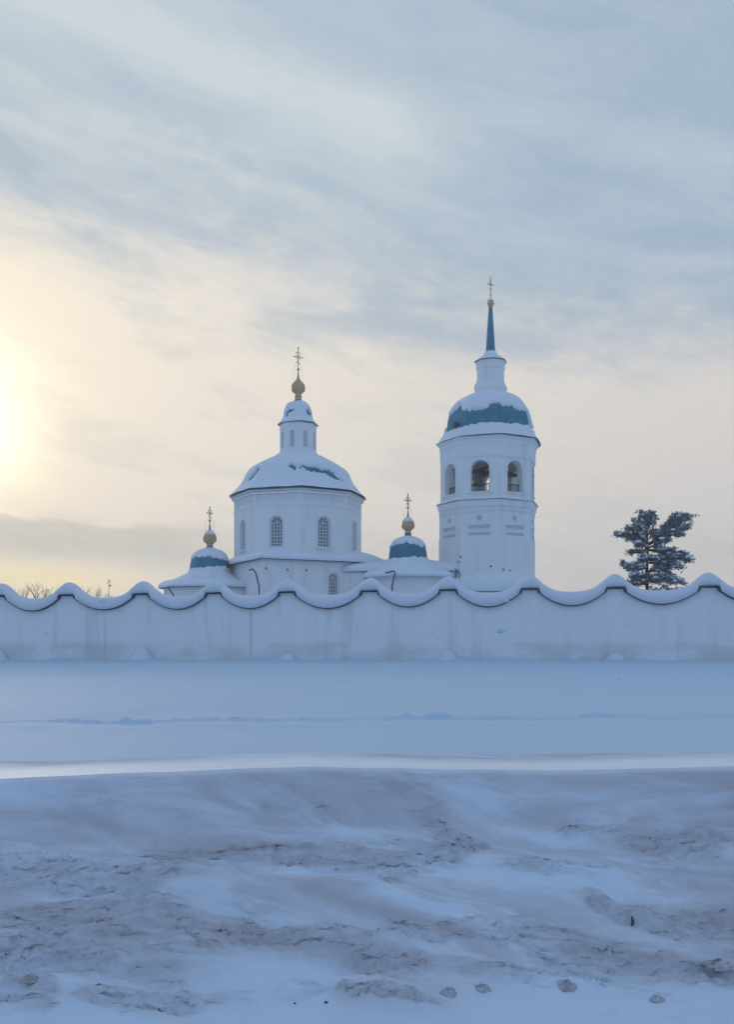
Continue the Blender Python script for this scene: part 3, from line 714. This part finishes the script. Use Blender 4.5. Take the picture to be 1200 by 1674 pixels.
# --- low refectory joining nave, right-hand chapel and tower
def prism(parent, name, matn, pts, z0, z1, roofname=None, over=.35, zr=.5, rise=1.2, seed=0, edge=True):
    """body from a plan polygon with an overhanging rounded snow roof"""
    m = MB(); n = len(pts); lo = [(x, y, z0) for x, y in pts]; hi = [(x, y, z1) for x, y in pts]; m.grid([lo, hi], True); m.cap(hi); m.build(name, matn, parent)
    cx = sum(p[0] for p in pts) / n; cy = sum(p[1] for p in pts) / n
    def ring(k_off, z, sub=12, sm=0):
        P = []
        for i in range(n):
            a = Vector(pts[i]); b = Vector(pts[(i + 1) % n])
            for j in range(sub):
                p = a.lerp(b, j / sub); d = (p - Vector((cx, cy))); L = d.length; d.normalize()
                P.append((p.x + d.x * k_off, p.y + d.y * k_off, z + (.07 * float(fbm(np.array(p.x * .7), np.array(p.y * .7 + z), 3, seed)) if sm else 0)))
        return P
    if edge:
        m = MB(); m.grid([ring(-.1, z1 + .0), ring(over, z1 - .03), ring(over + .01, z1 + .035), ring(-.1, z1 + .04)], True); m.build('eave_edge', M['dark'], parent)
    m = MB(); rows = [ring(over + .01, z1 + .045, 12), ring(over + .10, z1 + .18, 12, 1), ring(over + .05, z1 + .18 + zr * .5, 12, 1), ring(over - .35, z1 + .2 + zr, 12, 1)]
    for t in (.25, .5, .75, .97):
        rows.append([(cx + (x - cx) * (1 - t), cy + (y - cy) * (1 - t), z + rise * sin(t * pi / 2)) for x, y, z in ring(over - .35, z1 + .2 + zr, 12, 1)])
    m.grid(rows, True); m.cap(rows[-1]); m.build(roofname or 'roof_snow', M['snow_roof'], parent, smooth=True)
ax = Vector((PX(797, 0, 86)[0] - c0[0], PX(797, 0, 86)[1] - c0[1])).normalized(); nx_ = Vector((ax.y, -ax.x))
base2 = Vector((c0[0], c0[1]))
pts = [tuple(base2 + ax * a + nx_ * b) for a, b in ((5, -4.2), (15, -4.2), (15, 3.6), (5, 3.6))]
prism(CH, 'refectory_wall', M['wall'], pts, GZ - .8, Z_(938, 86), 'refectory_roof_snow', .4, .5, .75, 41, False)
# --- downpipes
def pipe(px_pts, Y, r=.085):
    m = MB(); m.tube([PX(a, b, Y) for a, b in px_pts], r, 8); m.build('downpipe', M['drain'], CH, smooth=True)
for px, y_ in ((435, 929), (470, 931.5), (501, 932)):
    C, tt, nn = face_frame(c0, apoB, rotB, 0, 4); p = Vector(PX(px, y_, 80.5)); r_ = (p - Vector((0, 0, EYE))); lam = (C - Vector((0, 0, EYE))).dot(nn) / r_.dot(nn); p = Vector((0, 0, EYE)) + r_ * lam
    m = MB(); m.box(p + nn * .01, (tt, nn, Z), (.07, .03, .09)); m.build('putlog_hole', M['drain'], CH)
pipe([(407, 932), (413, 930), (418, 936), (422, 952), (423.5, 958), (423.5, 1010)], 79.2, .075)
pipe([(276, 958), (277, 963), (284, 973), (286, 1010)], 81.8, .07)
pipe([(630, 936.5), (645, 933), (646, 936), (641, 957), (640, 1010)], 78.3, .075)

# ================================================================= BELL TOWER
YT = 86.; s = YT / F
BT = empty('bell_tower', PX(797, HOR, YT)[:2] + (.9,), 'tall white octagonal bell tower with arched belfry, teal snow patched dome and thin teal spire', 'bell tower')
def TC(px): return PX(px, HOR, YT)
rotT = R(5.6); cT = TC(796.5); ap = lambda rpx: rpx * s * cos(pi / 8)
zc1 = Z_(833, YT + 2)      # lower cornice at its silhouette corner
zc2 = Z_(736.5, YT + 2)      # upper cornice
z_low_top = zc1 - .10
m = MB(); m.lathe(cT, [(80 * s, 0), (80 * s, Z_(884, YT)), (79 * s, Z_(882, YT)), (79 * s, z_low_top)], 8, rotT, False, True)
for kf in range(8):
    C, tt, nn = face_frame(cT, ap(79), rotT, kf); Z = Vector((0, 0, 1))
    for y_ in (861, 873.5):          # two long framed panels per side
        zc = Z_(y_, YT - 4)
        for dz_, hz in ((.20, .035), (-.20, .035)): m.box(C + Z * (zc + dz_) + nn * .03, (tt, nn, Z), (1.02, .045, hz))
        for du in (-1, 1): m.box(C + tt * 1.02 * du + Z * zc + nn * .03, (tt, nn, Z), (.035, .045, .20))
m.build('tower_wall', M['wall'], BT)
M['band'] = mat('recess_shade_grey', (.56, .57, .60), .85)  # grey tone stands in for the shading inside the recesses
for kf in range(8):
    C, tt, nn = face_frame(cT, ap(79), rotT, kf); m = MB()
    for y_ in (861, 873.5): m.box(C + Z * Z_(y_, YT - 4) + nn * .008, (tt, nn, Z), (.98, .02, .165))
    m.build('sunk_panels', M['band'], BT)
for kf in range(8): m = MB(); dentils(m, cT, ap(79), Z_(833, YT - 4) , rotT, 11, .065, .22, .09, 8, [kf]); m.build('dentil_frieze', M['wall'], BT)
for kf in range(8):                  # round air holes under the frieze
    C, tt, nn = face_frame(cT, ap(79), rotT, kf); m = MB(); zc = Z_(846.5, YT - 4)
    rr_ = .20
    m.cap([C + tt * rr_ * cos(a) + Z * (zc + rr_ * sin(a)) + nn * .012 for a in np.linspace(0, 2 * pi, 13)[:-1]])
    q = [C + tt * rr_ * cos(a) + Z * (zc + rr_ * sin(a)) for a in np.linspace(0, 2 * pi, 13)]; m.grid([[p + nn * .03 for p in q], [C + Z * zc + (p - C - Z * zc) * 1.25 + nn * .03 for p in q], [C + Z * zc + (p - C - Z * zc) * 1.25 for p in q]])
    m.build('round_vent', M['band'], BT)
ap1 = ap(80)
for kf, px, y_ in ((0, 803, 926), (0, 821, 931), (0, 836, 932.5), (7, 724, 917), (7, 734, 909)):
    p = Vector(PX(px, y_, YT - 4.2)); d = (p - Vector((cT[0], cT[1], p.z)))
    ph = math.atan2(d.x, -d.y); kk2 = math.floor((ph - rotT) / (pi / 4)) % 8
    C, tt, nn = face_frame(cT, ap1, rotT, kk2); u = (p - C).dot(tt); m = MB(); m.box(C + tt * u + Z * p.z + nn * .01, (tt, nn, Z), (.07, .03, .08)); m.build('putlog_hole', M['dark'], BT)
def cornice(parent, c, r0, z, rtip, rot, dark=True):
    m = MB(); m.lathe(c, [(r0, z - .95), (r0 + .06, z - .90), (r0 + .06, z - .62), (r0 + .18, z - .52), (r0 + .22, z - .25), (rtip - .06, z - .06), (rtip - .05, z), (r0 - .3, z + .02)], 8, rot, False, True); m.build('cornice', M['wall'], parent)
    eave(parent, c, rtip, z + .03, rot, 8, .05)
cornice(BT, TC(797), 78.6 * s, zc1, 84.8 * s, rotT)
m = shell(TC(797), [(84.5 * s, zc1 + .06), (84.0 * s, zc1 + .16), (80 * s, zc1 + .26), (76 * s, zc1 + .36), (70 * s, zc1 + .36)], rotT, 10, .05, lambda th, z, j: .03 * sin(5 * th)); m.build('ledge_snow', M['snow_roof'], BT, smooth=True)
# --- belfry
cB = TC(797.3); aB = ap(78); zb0, zb1 = zc1 + .05, zc2 - .6; hwB = .83
zsill, zspB = Z_(802.5, YT - 4.2), Z_(766.5, YT - 4.2)
m = MB(); wall_ring(m, cB, aB, zb0, zb1, rotT, .75, (hwB, zsill, zspB)); m.build('belfry_wall', M['wall'], BT)
m = MB()
for kf in range(8):      # arch mouldings and imposts
    C, tt, nn = face_frame(cB, aB, rotT, kf)
    for i in range(14):
        a0, a1 = pi * i / 14, pi * (i + 1) / 14; am = (a0 + a1) / 2; e = tt * cos(am) + Z * sin(am); f = e.cross(nn)
        m.box(C + Z * zspB + e * (hwB + .10) + nn * .03, (e, nn, f), (.085, .045, .11))
    for sg in (-1, 1):
        m.box(C + tt * sg * (hwB + .10) + Z * ((zsill + zspB) / 2) + nn * .03, (tt, nn, Z), (.085, .045, (zspB - zsill) / 2)); m.box(C + tt * sg * (hwB + .10) + Z * zspB + nn * .05, (tt, nn, Z), (.14, .07, .07))
    m.box(C + Z * (zsill - .06) + nn * .06, (tt, nn, Z), (hwB + .28, .09, .06))
m.build('arch_moulding', M['wall'], BT)
m = MB(); m.lathe(cB, [(77 * s, zb0 + .02), (77 * s, zsill - .15), (.1, zsill - .14)], 8, rotT); m.lathe(cB, [(73 * s, zspB + hwB + .35), (73 * s, zspB + hwB + .5)], 8, rotT, True); m.build('belfry_floor', M['inner'], BT)
m = MB()
for th in (R(20), R(110)):       # timber bell frame under the vault
    e = Vector((cos(th), sin(th), 0)); f = Vector((-e.y, e.x, 0)); m.box(Vector((cB[0], cB[1], zspB + .35)), (e, f, Z), (3.1, .12, .14)); m.box(Vector((cB[0], cB[1], zspB + .62)) + f * .8, (e, f, Z), (3.0, .10, .12))
m.build('bell_frame', M['rail'], BT)
for kf in range(8):
    C, tt, nn = face_frame(cB, aB - .42, rotT, kf); m = MB(); zt_ = zsill + .72
    m.box(C + Z * zt_, (tt, nn, Z), (hwB, .03, .04)); m.box(C + Z * (zsill + .10), (tt, nn, Z), (hwB, .025, .03))
    for i in range(8): m.box(C + tt * (-hwB + .1 + i * (2 * hwB - .2) / 7) + Z * (zsill + .38), (tt, nn, Z), (.025, .02, .34))
    m.build('railing', M['rail'], BT)
for ang_, rad_, rb_, dd_, lab in ((R(-38), 1.75, .55, -.30, 'large bronze bell hanging inside the middle belfry arch of the tower'), (R(52), 1.6, .42, .0, 'smaller bronze bell hanging behind the right belfry arch')):
    cc = Vector((cB[0], cB[1], 0)) + dirv(ang_) * rad_; zt_ = zspB + .18 + dd_ * .6; h_ = rb_ * 1.9
    m = MB(); m.lathe(cc, resample([(rb_, zt_ - h_), (rb_ * .86, zt_ - h_ * .86), (rb_ * .66, zt_ - h_ * .55), (rb_ * .58, zt_ - h_ * .25), (rb_ * .44, zt_ - h_ * .08), (rb_ * .12, zt_)], 3), 20)
    m.tube([cc + Z * (zt_ - .02), cc + Z * (zspB + .30)], .035, 6); m.tube([cc + Z * (zt_ - h_ * .5), cc + Z * (zt_ - h_ * 1.05)], [.02, .05], 6)
    free(m, 'bell', M['bronze'], lab, 'bell', 'bells in the belfry', smooth=True)
# upper wall of belfry flares to the cornice
m = MB(); m.lathe(TC(798), [(78.2 * s, zb1 - 1.25), (79.6 * s, zb1 - 1.1), (79.6 * s, zb1 - .05), (80.4 * s, zb1), (80.6 * s, zc2 - .32), (83 * s, zc2 - .10), (86.2 * s, zc2 - .04), (86.2 * s, zc2 + .02), (70 * s, zc2 + .03)], 8, rotT); 
m.build('upper_cornice', M['wall'], BT)
cD = TC(800.3)
eave(BT, TC(798.6), 87 * s, zc2 + .05, rotT, 8, .045)
ydc = lambda y_: Z_(y_, YT)
dT = [(83 * s, zc2 + .05), (77 * s, ydc(719)), (72.5 * s, ydc(711)), (71.8 * s, ydc(700)), (69.5 * s, ydc(684)), (63 * s, ydc(669)), (52 * s, ydc(657)), (36 * s, ydc(648.5)), (20 * s, ydc(644.5))]
dT = [(a - .08, b - .10) for a, b in dT]; dTd = resample(dT, 7)
m = shell(cD, dTd, rotT, 8); dmT = m.build('dome', M['teal'], BT)
# bare band measured as (fraction across the front, lower y, upper y)
bx = [-71, -56, -50, -48, -44, -30, -22, -18, -5, 2, 6, 14, 20, 36, 46, 56, 62, 69]
bl = [709, 702, 700, 702, 701, 696, 694, 693, 692, 692, 693, 693, 692, 695, 693, 696, 699, 708]
bu = [684, 668, 662, 660, 671, 671, 668, 668, 666, 659, 659, 658, 662, 661, 668, 672, 674, 700]
def thT(th, z, j):
    r = float(np.interp(z, [b for a, b in dTd], [a for a, b in dTd])); x = r * sin(th + R(7.6)) / s; fr = max(0, cos(th)) * r
    if cos(th) < 0: x = -x * .9
    y_ = HOR - (z - EYE) * F / (YT - fr * .95)
    nz = 1.8 * float(fbm(np.array(th * 12), np.array(z * 2.), 3, 19)) * 2
    lo = np.interp(x, bx, bl) - 1.0; up = np.interp(x, bx, bu) + .5
    v = min(lo - y_, y_ - up) + nz
    if -.6 < x / 69. < -.5 and 0: pass
    # a strip of snow left on the arris
    base = .17 + .03 * float(fbm(np.array(th * 3), np.array(z), 2, 21)) + .16 * float(sst(y_, 688, 706)) * (1 - float(sst(j, .35, .6)))
    return base * (1 - float(sst(v, -1.4, 1.0))) - .05 * float(sst(v, -.6, 1.4))
m = shell(cD, resample(dT, 12), rotT, 44, .25, thT); m.build('snow_cover', M['snow_roof'], dmT, smooth=True)
C, tt, nn = face_frame(cD, 66 * s, rotT, 7); C2 = Vector((cD[0], cD[1], 0)) + dirv(R(-56)) * (68.5 * s)
nn2 = dirv(R(-50)); tt2 = Vector((cos(R(-50)), sin(R(-50)), 0))
m = MB(); m.box(C2 + Z * ydc(704.5) + nn2 * .02, (tt2, nn2, Z), (.17, .35, .24)); m.build('dormer', M['dark'], dmT)
# --- upper lantern, spire, orb
cU = TC(802)
m = MB(); m.lathe(cU, [(24.6 * s, ydc(648)), (25.2 * s, ydc(643)), (27.6 * s, ydc(637)), (26.6 * s, ydc(631)), (23.4 * s, ydc(626)), (22.6 * s, ydc(620)), (22.6 * s, ydc(606)), (24.2 * s, ydc(604.5)), (24.2 * s, ydc(601)), (22.8 * s, ydc(600)), (24.3 * s, ydc(596)), (26.3 * s, ydc(594)), (20 * s, ydc(593))], 8, rotT)
m.build('upper_lantern', M['wall'], BT)
eave(BT, cU, 26.6 * s, ydc(594) + .03, rotT, 8, .03)
m = shell(cU, resample([(26.5 * s, ydc(593)), (23.5 * s, ydc(590)), (15.5 * s, ydc(585)), (11 * s, ydc(581)), (8.8 * s, ydc(576))], 4), rotT, 8, .2, lambda th, z, j: .05); m.build('lantern_roof_snow', M['snow_roof'], BT, smooth=True)
m = MB(); m.lathe(cU, [(8.5 * s, ydc(580)), (7.7 * s, ydc(572)), (5.0 * s, ydc(530)), (3.0 * s, ydc(501))], 8, rotT); m.build('spire', M['teal'], BT)
m = MB(); c = cU; rb = 5.7 * s; zk = ydc(496)
m.lathe(c, resample([(3.0 * s, ydc(503)), (rb * .9, zk - rb * .55), (rb, zk), (rb * .75, zk + rb * .65), (rb * .2, zk + rb * 1.05), (.05, ydc(484))], 4), 18)
m.lathe(c, [(.03, ydc(485)), (.10, ydc(483)), (.03, ydc(481))], 8)
for a in range(4):
    e = dirv(a * pi / 2 + .5); m.tube([Vector((c[0], c[1], zk + rb * .4)) + e * rb * .9, Vector((c[0], c[1], zk + rb * 1.5)) + e * rb * 1.0], .018, 4)
orb = m.build('gilded_orb', M['gold'], BT, smooth=True)
m = MB(); th = R(28); a = Vector((cos(th), sin(th), 0)); n_ = Vector((-a.y, a.x, 0)); Cc = Vector((c[0], c[1], 0)); zb = ydc(465.5)
m.box(Cc + Z * ((ydc(484) + ydc(454)) / 2), (a, n_, Z), (.028, .028, (ydc(454) - ydc(484)) / 2)); m.box(Cc + Z * zb, (a, n_, Z), (.30, .025, .035)); m.box(Cc + Z * (zb + .32), (a, n_, Z), (.14, .02, .025))
e = (a + Z * -.42).normalized(); m.box(Cc + Z * (zb - .42), (e, n_, e.cross(n_)), (.17, .022, .025)); m.blob(Cc + Z * ydc(454), .07, 6, (.8, .8, 1.4), jit=0)
for q in range(4):
    an = R(45 + 90 * q); e = a * cos(an) + Z * sin(an); m.box(Cc + Z * zb + e * .13, (e, n_, e.cross(n_)), (.10, .014, .018))
for sx in (-1, 1): m.blob(Cc + Z * zb + a * .30 * sx, .06, 6, jit=0)
m.build('cross', M['gold'], orb)
# --- porch in front of the tower, deep in snow
pb = [PX(742, 0, 81.5)[:2], PX(860, 0, 79.5)[:2], PX(872, 0, 85)[:2], PX(756, 0, 87)[:2]]
prism(BT, 'porch_wall', M['wall'], pb, GZ - .8, Z_(967, 80), 'porch_roof_snow', .4, 1.0, .95, 43, False)
m = MB(); m.tube([PX(744, 930, 81), PX(749, 934, 80.6), PX(752, 938, 80.6), PX(751, 946, 80.6)], .06, 6); m.build('downpipe', M['drain'], BT)

# ================================================================= PINE
rg = random.Random(11)
YP = 62.; sp5 = YP / F
pine = empty('pine_tree', PX(1057, HOR, YP)[:2] + (.9,), 'dark forked pine tree with snow on its boughs behind the wall at right', 'tree')
def Q(a, b, d=0.0): # measured on an enlargement of the tree (1/5.4545 px), d = metres nearer
    return Vector(PX(980 + a / 5.4545, 820 + b / 5.4545, YP - d))
trunk = MB()
tp = [Vector(PX(1057, HOR, YP)[:2] + (.6,)), Q(425, 760), Q(425, 560), Q(430, 420), Q(425, 300), Q(412, 160)]
trunk.tube(tp, [.16, .12, .10, .09, .07, .03], 8)
limbs = [ # start, mid, end, depth, tuft radius(m), count
    (Q(425, 300), Q(400, 220), Q(410, 110), 0, .40, 200), (Q(425, 260), Q(460, 180), Q(440, 100), .3, .34, 120), (Q(412, 170), Q(390, 130), Q(370, 110), -.2, .30, 90),
    (Q(425, 330), Q(350, 250), Q(300, 190), .6, .42, 230), (Q(425, 350), Q(300, 310), Q(170, 290), -.3, .30, 260), (Q(425, 350), Q(300, 290), Q(215, 250), .8, .34, 170),
    (Q(425, 360), Q(330, 340), Q(240, 340), .4, .34, 190),
    (Q(425, 400), Q(560, 250), Q(740, 130), 0, .44, 420), (Q(425, 390), Q(600, 240), Q(780, 150), .6, .50, 420), (Q(425, 400), Q(590, 280), Q(720, 250), 1.2, .42, 360), (Q(560, 260), Q(650, 200), Q(700, 110), -.4, .26, 150),
    (Q(425, 300), Q(480, 260), Q(490, 150), .3, .22, 60), (Q(430, 380), Q(560, 300), Q(650, 320), 1.3, .40, 260), (Q(600, 260), Q(620, 220), Q(620, 175), .2, .24, 60),
    (Q(425, 420), Q(500, 380), Q(540, 370), 1.4, .42, 200), (Q(425, 420), Q(360, 390), Q(310, 400), 1.0, .36, 200),
    (Q(430, 430), Q(600, 430), Q(740, 500), .5, .34, 330), (Q(430, 430), Q(620, 480), Q(780, 560), 1.1, .34, 380), (Q(430, 460), Q(360, 450), Q(280, 455), -.2, .24, 120),
    (Q(425, 520), Q(560, 540), Q(700, 570), -.4, .34, 300), (Q(425, 520), Q(520, 520), Q(640, 530), 1.3, .36, 260), (Q(425, 540), Q(560, 580), Q(720, 600), .6, .28, 240),
    (Q(425, 540), Q(380, 520), Q(340, 530), .8, .36, 180), (Q(425, 600), Q(330, 580), Q(215, 580), .2, .30, 260), (Q(425, 580), Q(320, 600), Q(230, 620), .9, .30, 220), (Q(225, 600), Q(205, 570), Q(200, 545), .2, .15, 50),
    (Q(425, 620), Q(500, 620), Q(590, 620), .2, .28, 160),
    (Q(425, 680), Q(330, 670), Q(250, 680), .8, .36, 280), (Q(425, 680), Q(560, 670), Q(700, 715), .2, .38, 360), (Q(425, 700), Q(560, 710), Q(690, 740), 1.2, .34, 300), (Q(425, 700), Q(440, 710), Q(480, 720), 1.6, .5, 260),
    (Q(425, 740), Q(330, 720), Q(300, 740), -.6, .4, 200), (Q(425, 800), Q(280, 800), Q(180, 840), .4, .5, 260), (Q(425, 800), Q(600, 800), Q(760, 850), .2, .5, 300), (Q(425, 850), Q(440, 850), Q(470, 850), 1.6, .6, 200),
]
crown = MB()
for a, b, e, dep, rad, cnt in limbs:
    psnow = MB()
    pts = []
    for t in np.linspace(0, 1, 7):
        p = a * (1 - t)**2 + b * 2 * t * (1 - t) + e * t * t; p = Vector(p); p.y -= dep * t * 1.2; pts.append(p)
    trunk.tube(pts, [.06 * (1 - .8 * i / 6) + .012 for i in range(7)], 5)
    nclump = max(5, int(cnt / 6.2)); rad *= 1.12
    for ci in range(nclump):
        t = 1 - (1 - .22) * rg.random()**1.2; i = min(5, int(t * 6)); f = t * 6 - i; p = pts[i].lerp(pts[i + 1], min(1, f))
        sp_r = rad * .93 * (.45 + .55 * rg.random()) * (.62 + .4 * math.sin(pi * min(1, t * .95)))
        an = rg.uniform(0, 2 * pi); cc = p + Vector((cos(an), sin(an) * 1.3, rg.uniform(-.5, .9))) * sp_r
        trunk.tube([p, cc], [.016, .008], 3, False)
        cr = rg.uniform(.15, .27)
        for _ in range(15):
            d = Vector((rg.gauss(0, 1), rg.gauss(0, 1), rg.gauss(.35, .8))).normalized(); q0 = cc + d * cr * rg.uniform(.1, .8)
            d2 = (d + Vector((rg.gauss(0, .5), rg.gauss(0, .5), rg.gauss(.3, .4)))).normalized(); sd = d2.cross(Vector((rg.gauss(0, 1), rg.gauss(0, 1), rg.gauss(0, 1)))).normalized()
            L = rg.uniform(.09, .17); wd_ = rg.uniform(.03, .055)
            crown.quad(q0 - sd * wd_, q0 + sd * wd_, q0 + d2 * L + sd * wd_ * .3, q0 + d2 * L - sd * wd_ * .3)
        if rg.random() < (.20 if p.z > 7.6 else .42) * (1.0 if cc.z >= p.z - .05 else .25):
            psnow.blob(cc + Vector((0, -.02, cr * .45)), cr * rg.uniform(.35, .78), 7, (1.3, 1.1, .6), .28, rg)
    if psnow.v: psnow.build('snow_on_bough', M['snow_roof'], pine, smooth=True)
trunk.build('trunk', M['bark'], pine, smooth=True); crown.build('crown', M['needle'], pine)

# ================================================================= BARE TREES far left
def bare(cpx, ytop, Y, spread, label, seed, lean=0, levels=6, r0=.13):
    r_ = random.Random(seed); base = Vector(PX(cpx, HOR, Y)[:2] + (.8,)); top = Z_(ytop, Y); root = empty('bare_tree', base, label, 'tree', 'bare trees beyond the wall')
    tr = MB(); br = MB(); H = top - .8
    trk = [base, base + Vector((lean * .2, 0, H * .3)), base + Vector((lean * .5, 0, H * .55))]
    tr.tube(trk, [r0, r0 * .8, r0 * .55], 6)
    def grow(p, d, L, r, lv):
        if lv == 0: return
        mid = p + d * L * .5 + Vector((r_.gauss(0, .07), r_.gauss(0, .07), 0)) * L; q = mid + (d + Vector((r_.gauss(0, .15), r_.gauss(0, .15), .08))).normalized() * L * .5
        br.tube([p, mid, q], [r, r * .8, r * .62], 3, False)
        for _ in range(3 if lv > 2 else 2):
            n = (d + Vector((r_.gauss(0, .55), r_.gauss(0, .55), r_.gauss(.05, .3)))).normalized(); grow(mid.lerp(q, r_.uniform(.2, 1)), n, L * r_.uniform(.62, .82), max(.012, r * .60), lv - 1)
    for i in range(7):
        a = i * 2.4 + r_.random(); p = trk[1].lerp(trk[2], r_.uniform(.1, 1)); d = Vector((cos(a) * spread, sin(a) * spread, 1)).normalized(); grow(p, d, H * .175, r0 * .42, levels - 2)
    # scale crown so that it ends at the measured top
    zm = max(v[2] for v in br.v); kf = (top - base.z) / (zm - base.z)
    br.v = [(v[0], v[1], base.z + (v[2] - base.z) * kf) for v in br.v]; tr.v = [(v[0], v[1], base.z + (v[2] - base.z) * kf) for v in tr.v]
    tr.build('trunk', M['twig'], root); br.build('crown', M['twig'], root)
bare(33, 957, 120, .6, 'bare tree at the left edge, smallest of the leafless crowns over the wall', 1)
bare(66, 949, 118, .75, 'broad leafless tree showing over the wall dip between the two leftmost crests', 4, .3)
bare(88, 949, 125, .6, 'leafless tree just right of the broad one, beside the second snow crest', 9)
bare(146, 954, 122, .8, 'thin leafless tree over the wall just left of the small bare fir top', 14)
fr_ = empty('dead_fir_tree', PX(178, HOR, 105)[:2] + (.8,), 'narrow bare fir top poking up over the wall at left', 'tree')
m = MB(); b0 = Vector(PX(178, HOR, 105)[:2] + (.8,)); tz = Z_(946, 105); m.tube([b0, Vector((b0.x, b0.y, tz))], [.10, .015], 6); m.build('trunk', M['twig'], fr_)
m = MB()
for i in range(34):
    t = rg.uniform(.25, .97); z = .8 + (tz - .8) * t; L = (1 - t) * 1.9 + .22; a = rg.uniform(0, 2 * pi); p = Vector((b0.x, b0.y, z)); d = Vector((cos(a), sin(a), .55)); e = p + d * L * .7
    m.tube([p, p + Vector((cos(a), sin(a), .1)) * L * .4, e], [.022, .016, .010], 3, False)
    for _ in range(5):
        q = p.lerp(e, rg.uniform(.3, 1)); m.tube([q, q + Vector((rg.gauss(0, 1), rg.gauss(0, 1), .4)).normalized() * .22], [.014, .008], 3, False)
m.build('crown', M['twig'], fr_)

# ================================================================= SMALL THINGS ON THE SNOW
def ground(x, y):
    z, _ = height(np.array([[x]]), np.array([[y]]), True); return float(z[0, 0])
def ground_at(px, py):
    best = None
    for Y in np.arange(3.4, 8, .01):
        x = (px - 600) / F * Y; z = EYE - (py - HOR) / F * Y
        if ground(x, Y) >= z: return Vector((x, Y, ground(x, Y)))
    return Vector(((px - 600) / F * 4.2, 4.2, 0))
def clod(px, py, w_, h_, label, seed, matn='bank'):
    p = ground_at(px, py); s = p.y / F; r_ = random.Random(seed); m = MB(); n = 22; rows = []
    for a in range(0, 9):
        ph = pi * .5 * a / 8
        rows.append([(p.x + w_ * s * .5 * cos(ph) ** .8 * cos(2 * pi * j / n) * (1 + .55 * float(pn(np.array(j * .75), np.array(a * .55), seed))), p.y + w_ * s * .38 * cos(ph)**.8 * sin(2 * pi * j / n) * (1 + .3 * float(pn(np.array(j * .5 + 9), np.array(a * .3), seed))),
                      p.z - .012 + h_ * s * .8 * sin(ph) * (1 + .75 * float(pn(np.array(j * .6), np.array(a * .4 + 5), seed)))) for j in range(n)])
    m.grid(rows, True); m.cap(rows[-1]); return free(m, 'snow_clod', M['clod'], label, 'snow clod', 'snow clods fallen from the bank', smooth=True)
M['clod'] = mat('dirty_snow_clod', (.60, .59, .62), .85, 0, .1, var=(.40, .37, .37), vscale=18, bump=.015, bscale=40)
clod(925, 1612, 34, 12, 'grey snow clod right of centre at the foot of the bank', 3)
clod(788, 1615, 26, 11, 'small rounded grey snow lump near the bottom between two larger clods', 5)
clod(733, 1624, 30, 11, 'lumpy grey snow clod near the bottom, middle of the picture', 8)
clod(1074, 1630, 26, 6, 'flat thin grey snow flake piece lying bottom right', 12)
clod(48, 1602, 34, 10, 'dark grey snow clod near the bottom left edge', 15)
clod(1172, 1582, 44, 14, 'large dirty snow clod at the right edge of the bank', 17)
def pebble(px, py, r, label, seed):
    p = ground_at(px, py); r_ = random.Random(seed); m = MB(); m.blob(p + Vector((0, 0, r * .3)), r, 8, (1.3, 1, .8), .2, r_); free(m, 'pebble', M['dark_stone'], label, 'pebble', 'pebbles on the snow', smooth=True)
M['dark_stone'] = mat('dark_grit', (.06, .055, .055), .8)
pebble(482, 1640, .005, 'tiny black pebble on clean snow bottom centre', 1); pebble(533, 1641, .007, 'small dark pebble just right of the tiny black one', 2)
p = ground_at(1033, 1512); m = MB(); m.tube([p + Vector((0, 0, -.01)), p + Vector((.004, -.004, .02)), p + Vector((-.002, -.008, .045))], [.006, .007, .005], 6)
free(m, 'twig', M['twig'], 'short dark twig stub sticking upright from the bank at right', 'twig')

# a few flakes drifting down
m = MB()
for px, py, Y, r in ((76, 1035, 9, .018), (166, 983, 9, .022), (246, 1019, 11, .016), (818, 1031, 6, .022), (795, 1000, 8, .010), (828, 982, 10, .022), (717, 1045, 9, .012), (1010, 1110, 8, .009), (300, 1150, 7, .006)):
    m.blob(PX(px, py, Y), r, 6, (1.4, 1, .8), .25, rg)
fl = m.build('falling_snow', M['snow'], None, smooth=True); tag(fl, 'sparse white snowflakes drifting in the air before the wall', 'falling snow', kind='stuff')

# ================================================================= THIN COLD HAZE
m = MB(); m.box((0, 130, 17), ((1, 0, 0), (0, 1, 0), (0, 0, 1)), (330, 270, 21))
hm_ = bpy.data.materials.new('cold_haze'); hm_.use_nodes = True; t = NT(hm_.node_tree); t.n.clear()
o_ = t.node('ShaderNodeOutputMaterial'); v_ = t.node('ShaderNodeVolumePrincipled'); v_.inputs['Density'].default_value = .0014; v_.inputs['Color'].default_value = (.90, .94, 1, 1); v_.inputs['Anisotropy'].default_value = .35
t.l.new(v_.outputs[0], o_.inputs['Volume']); hz = m.build('haze', hm_); tag(hz, 'thin cold winter haze in the air around the church and wall', 'haze', kind='stuff')
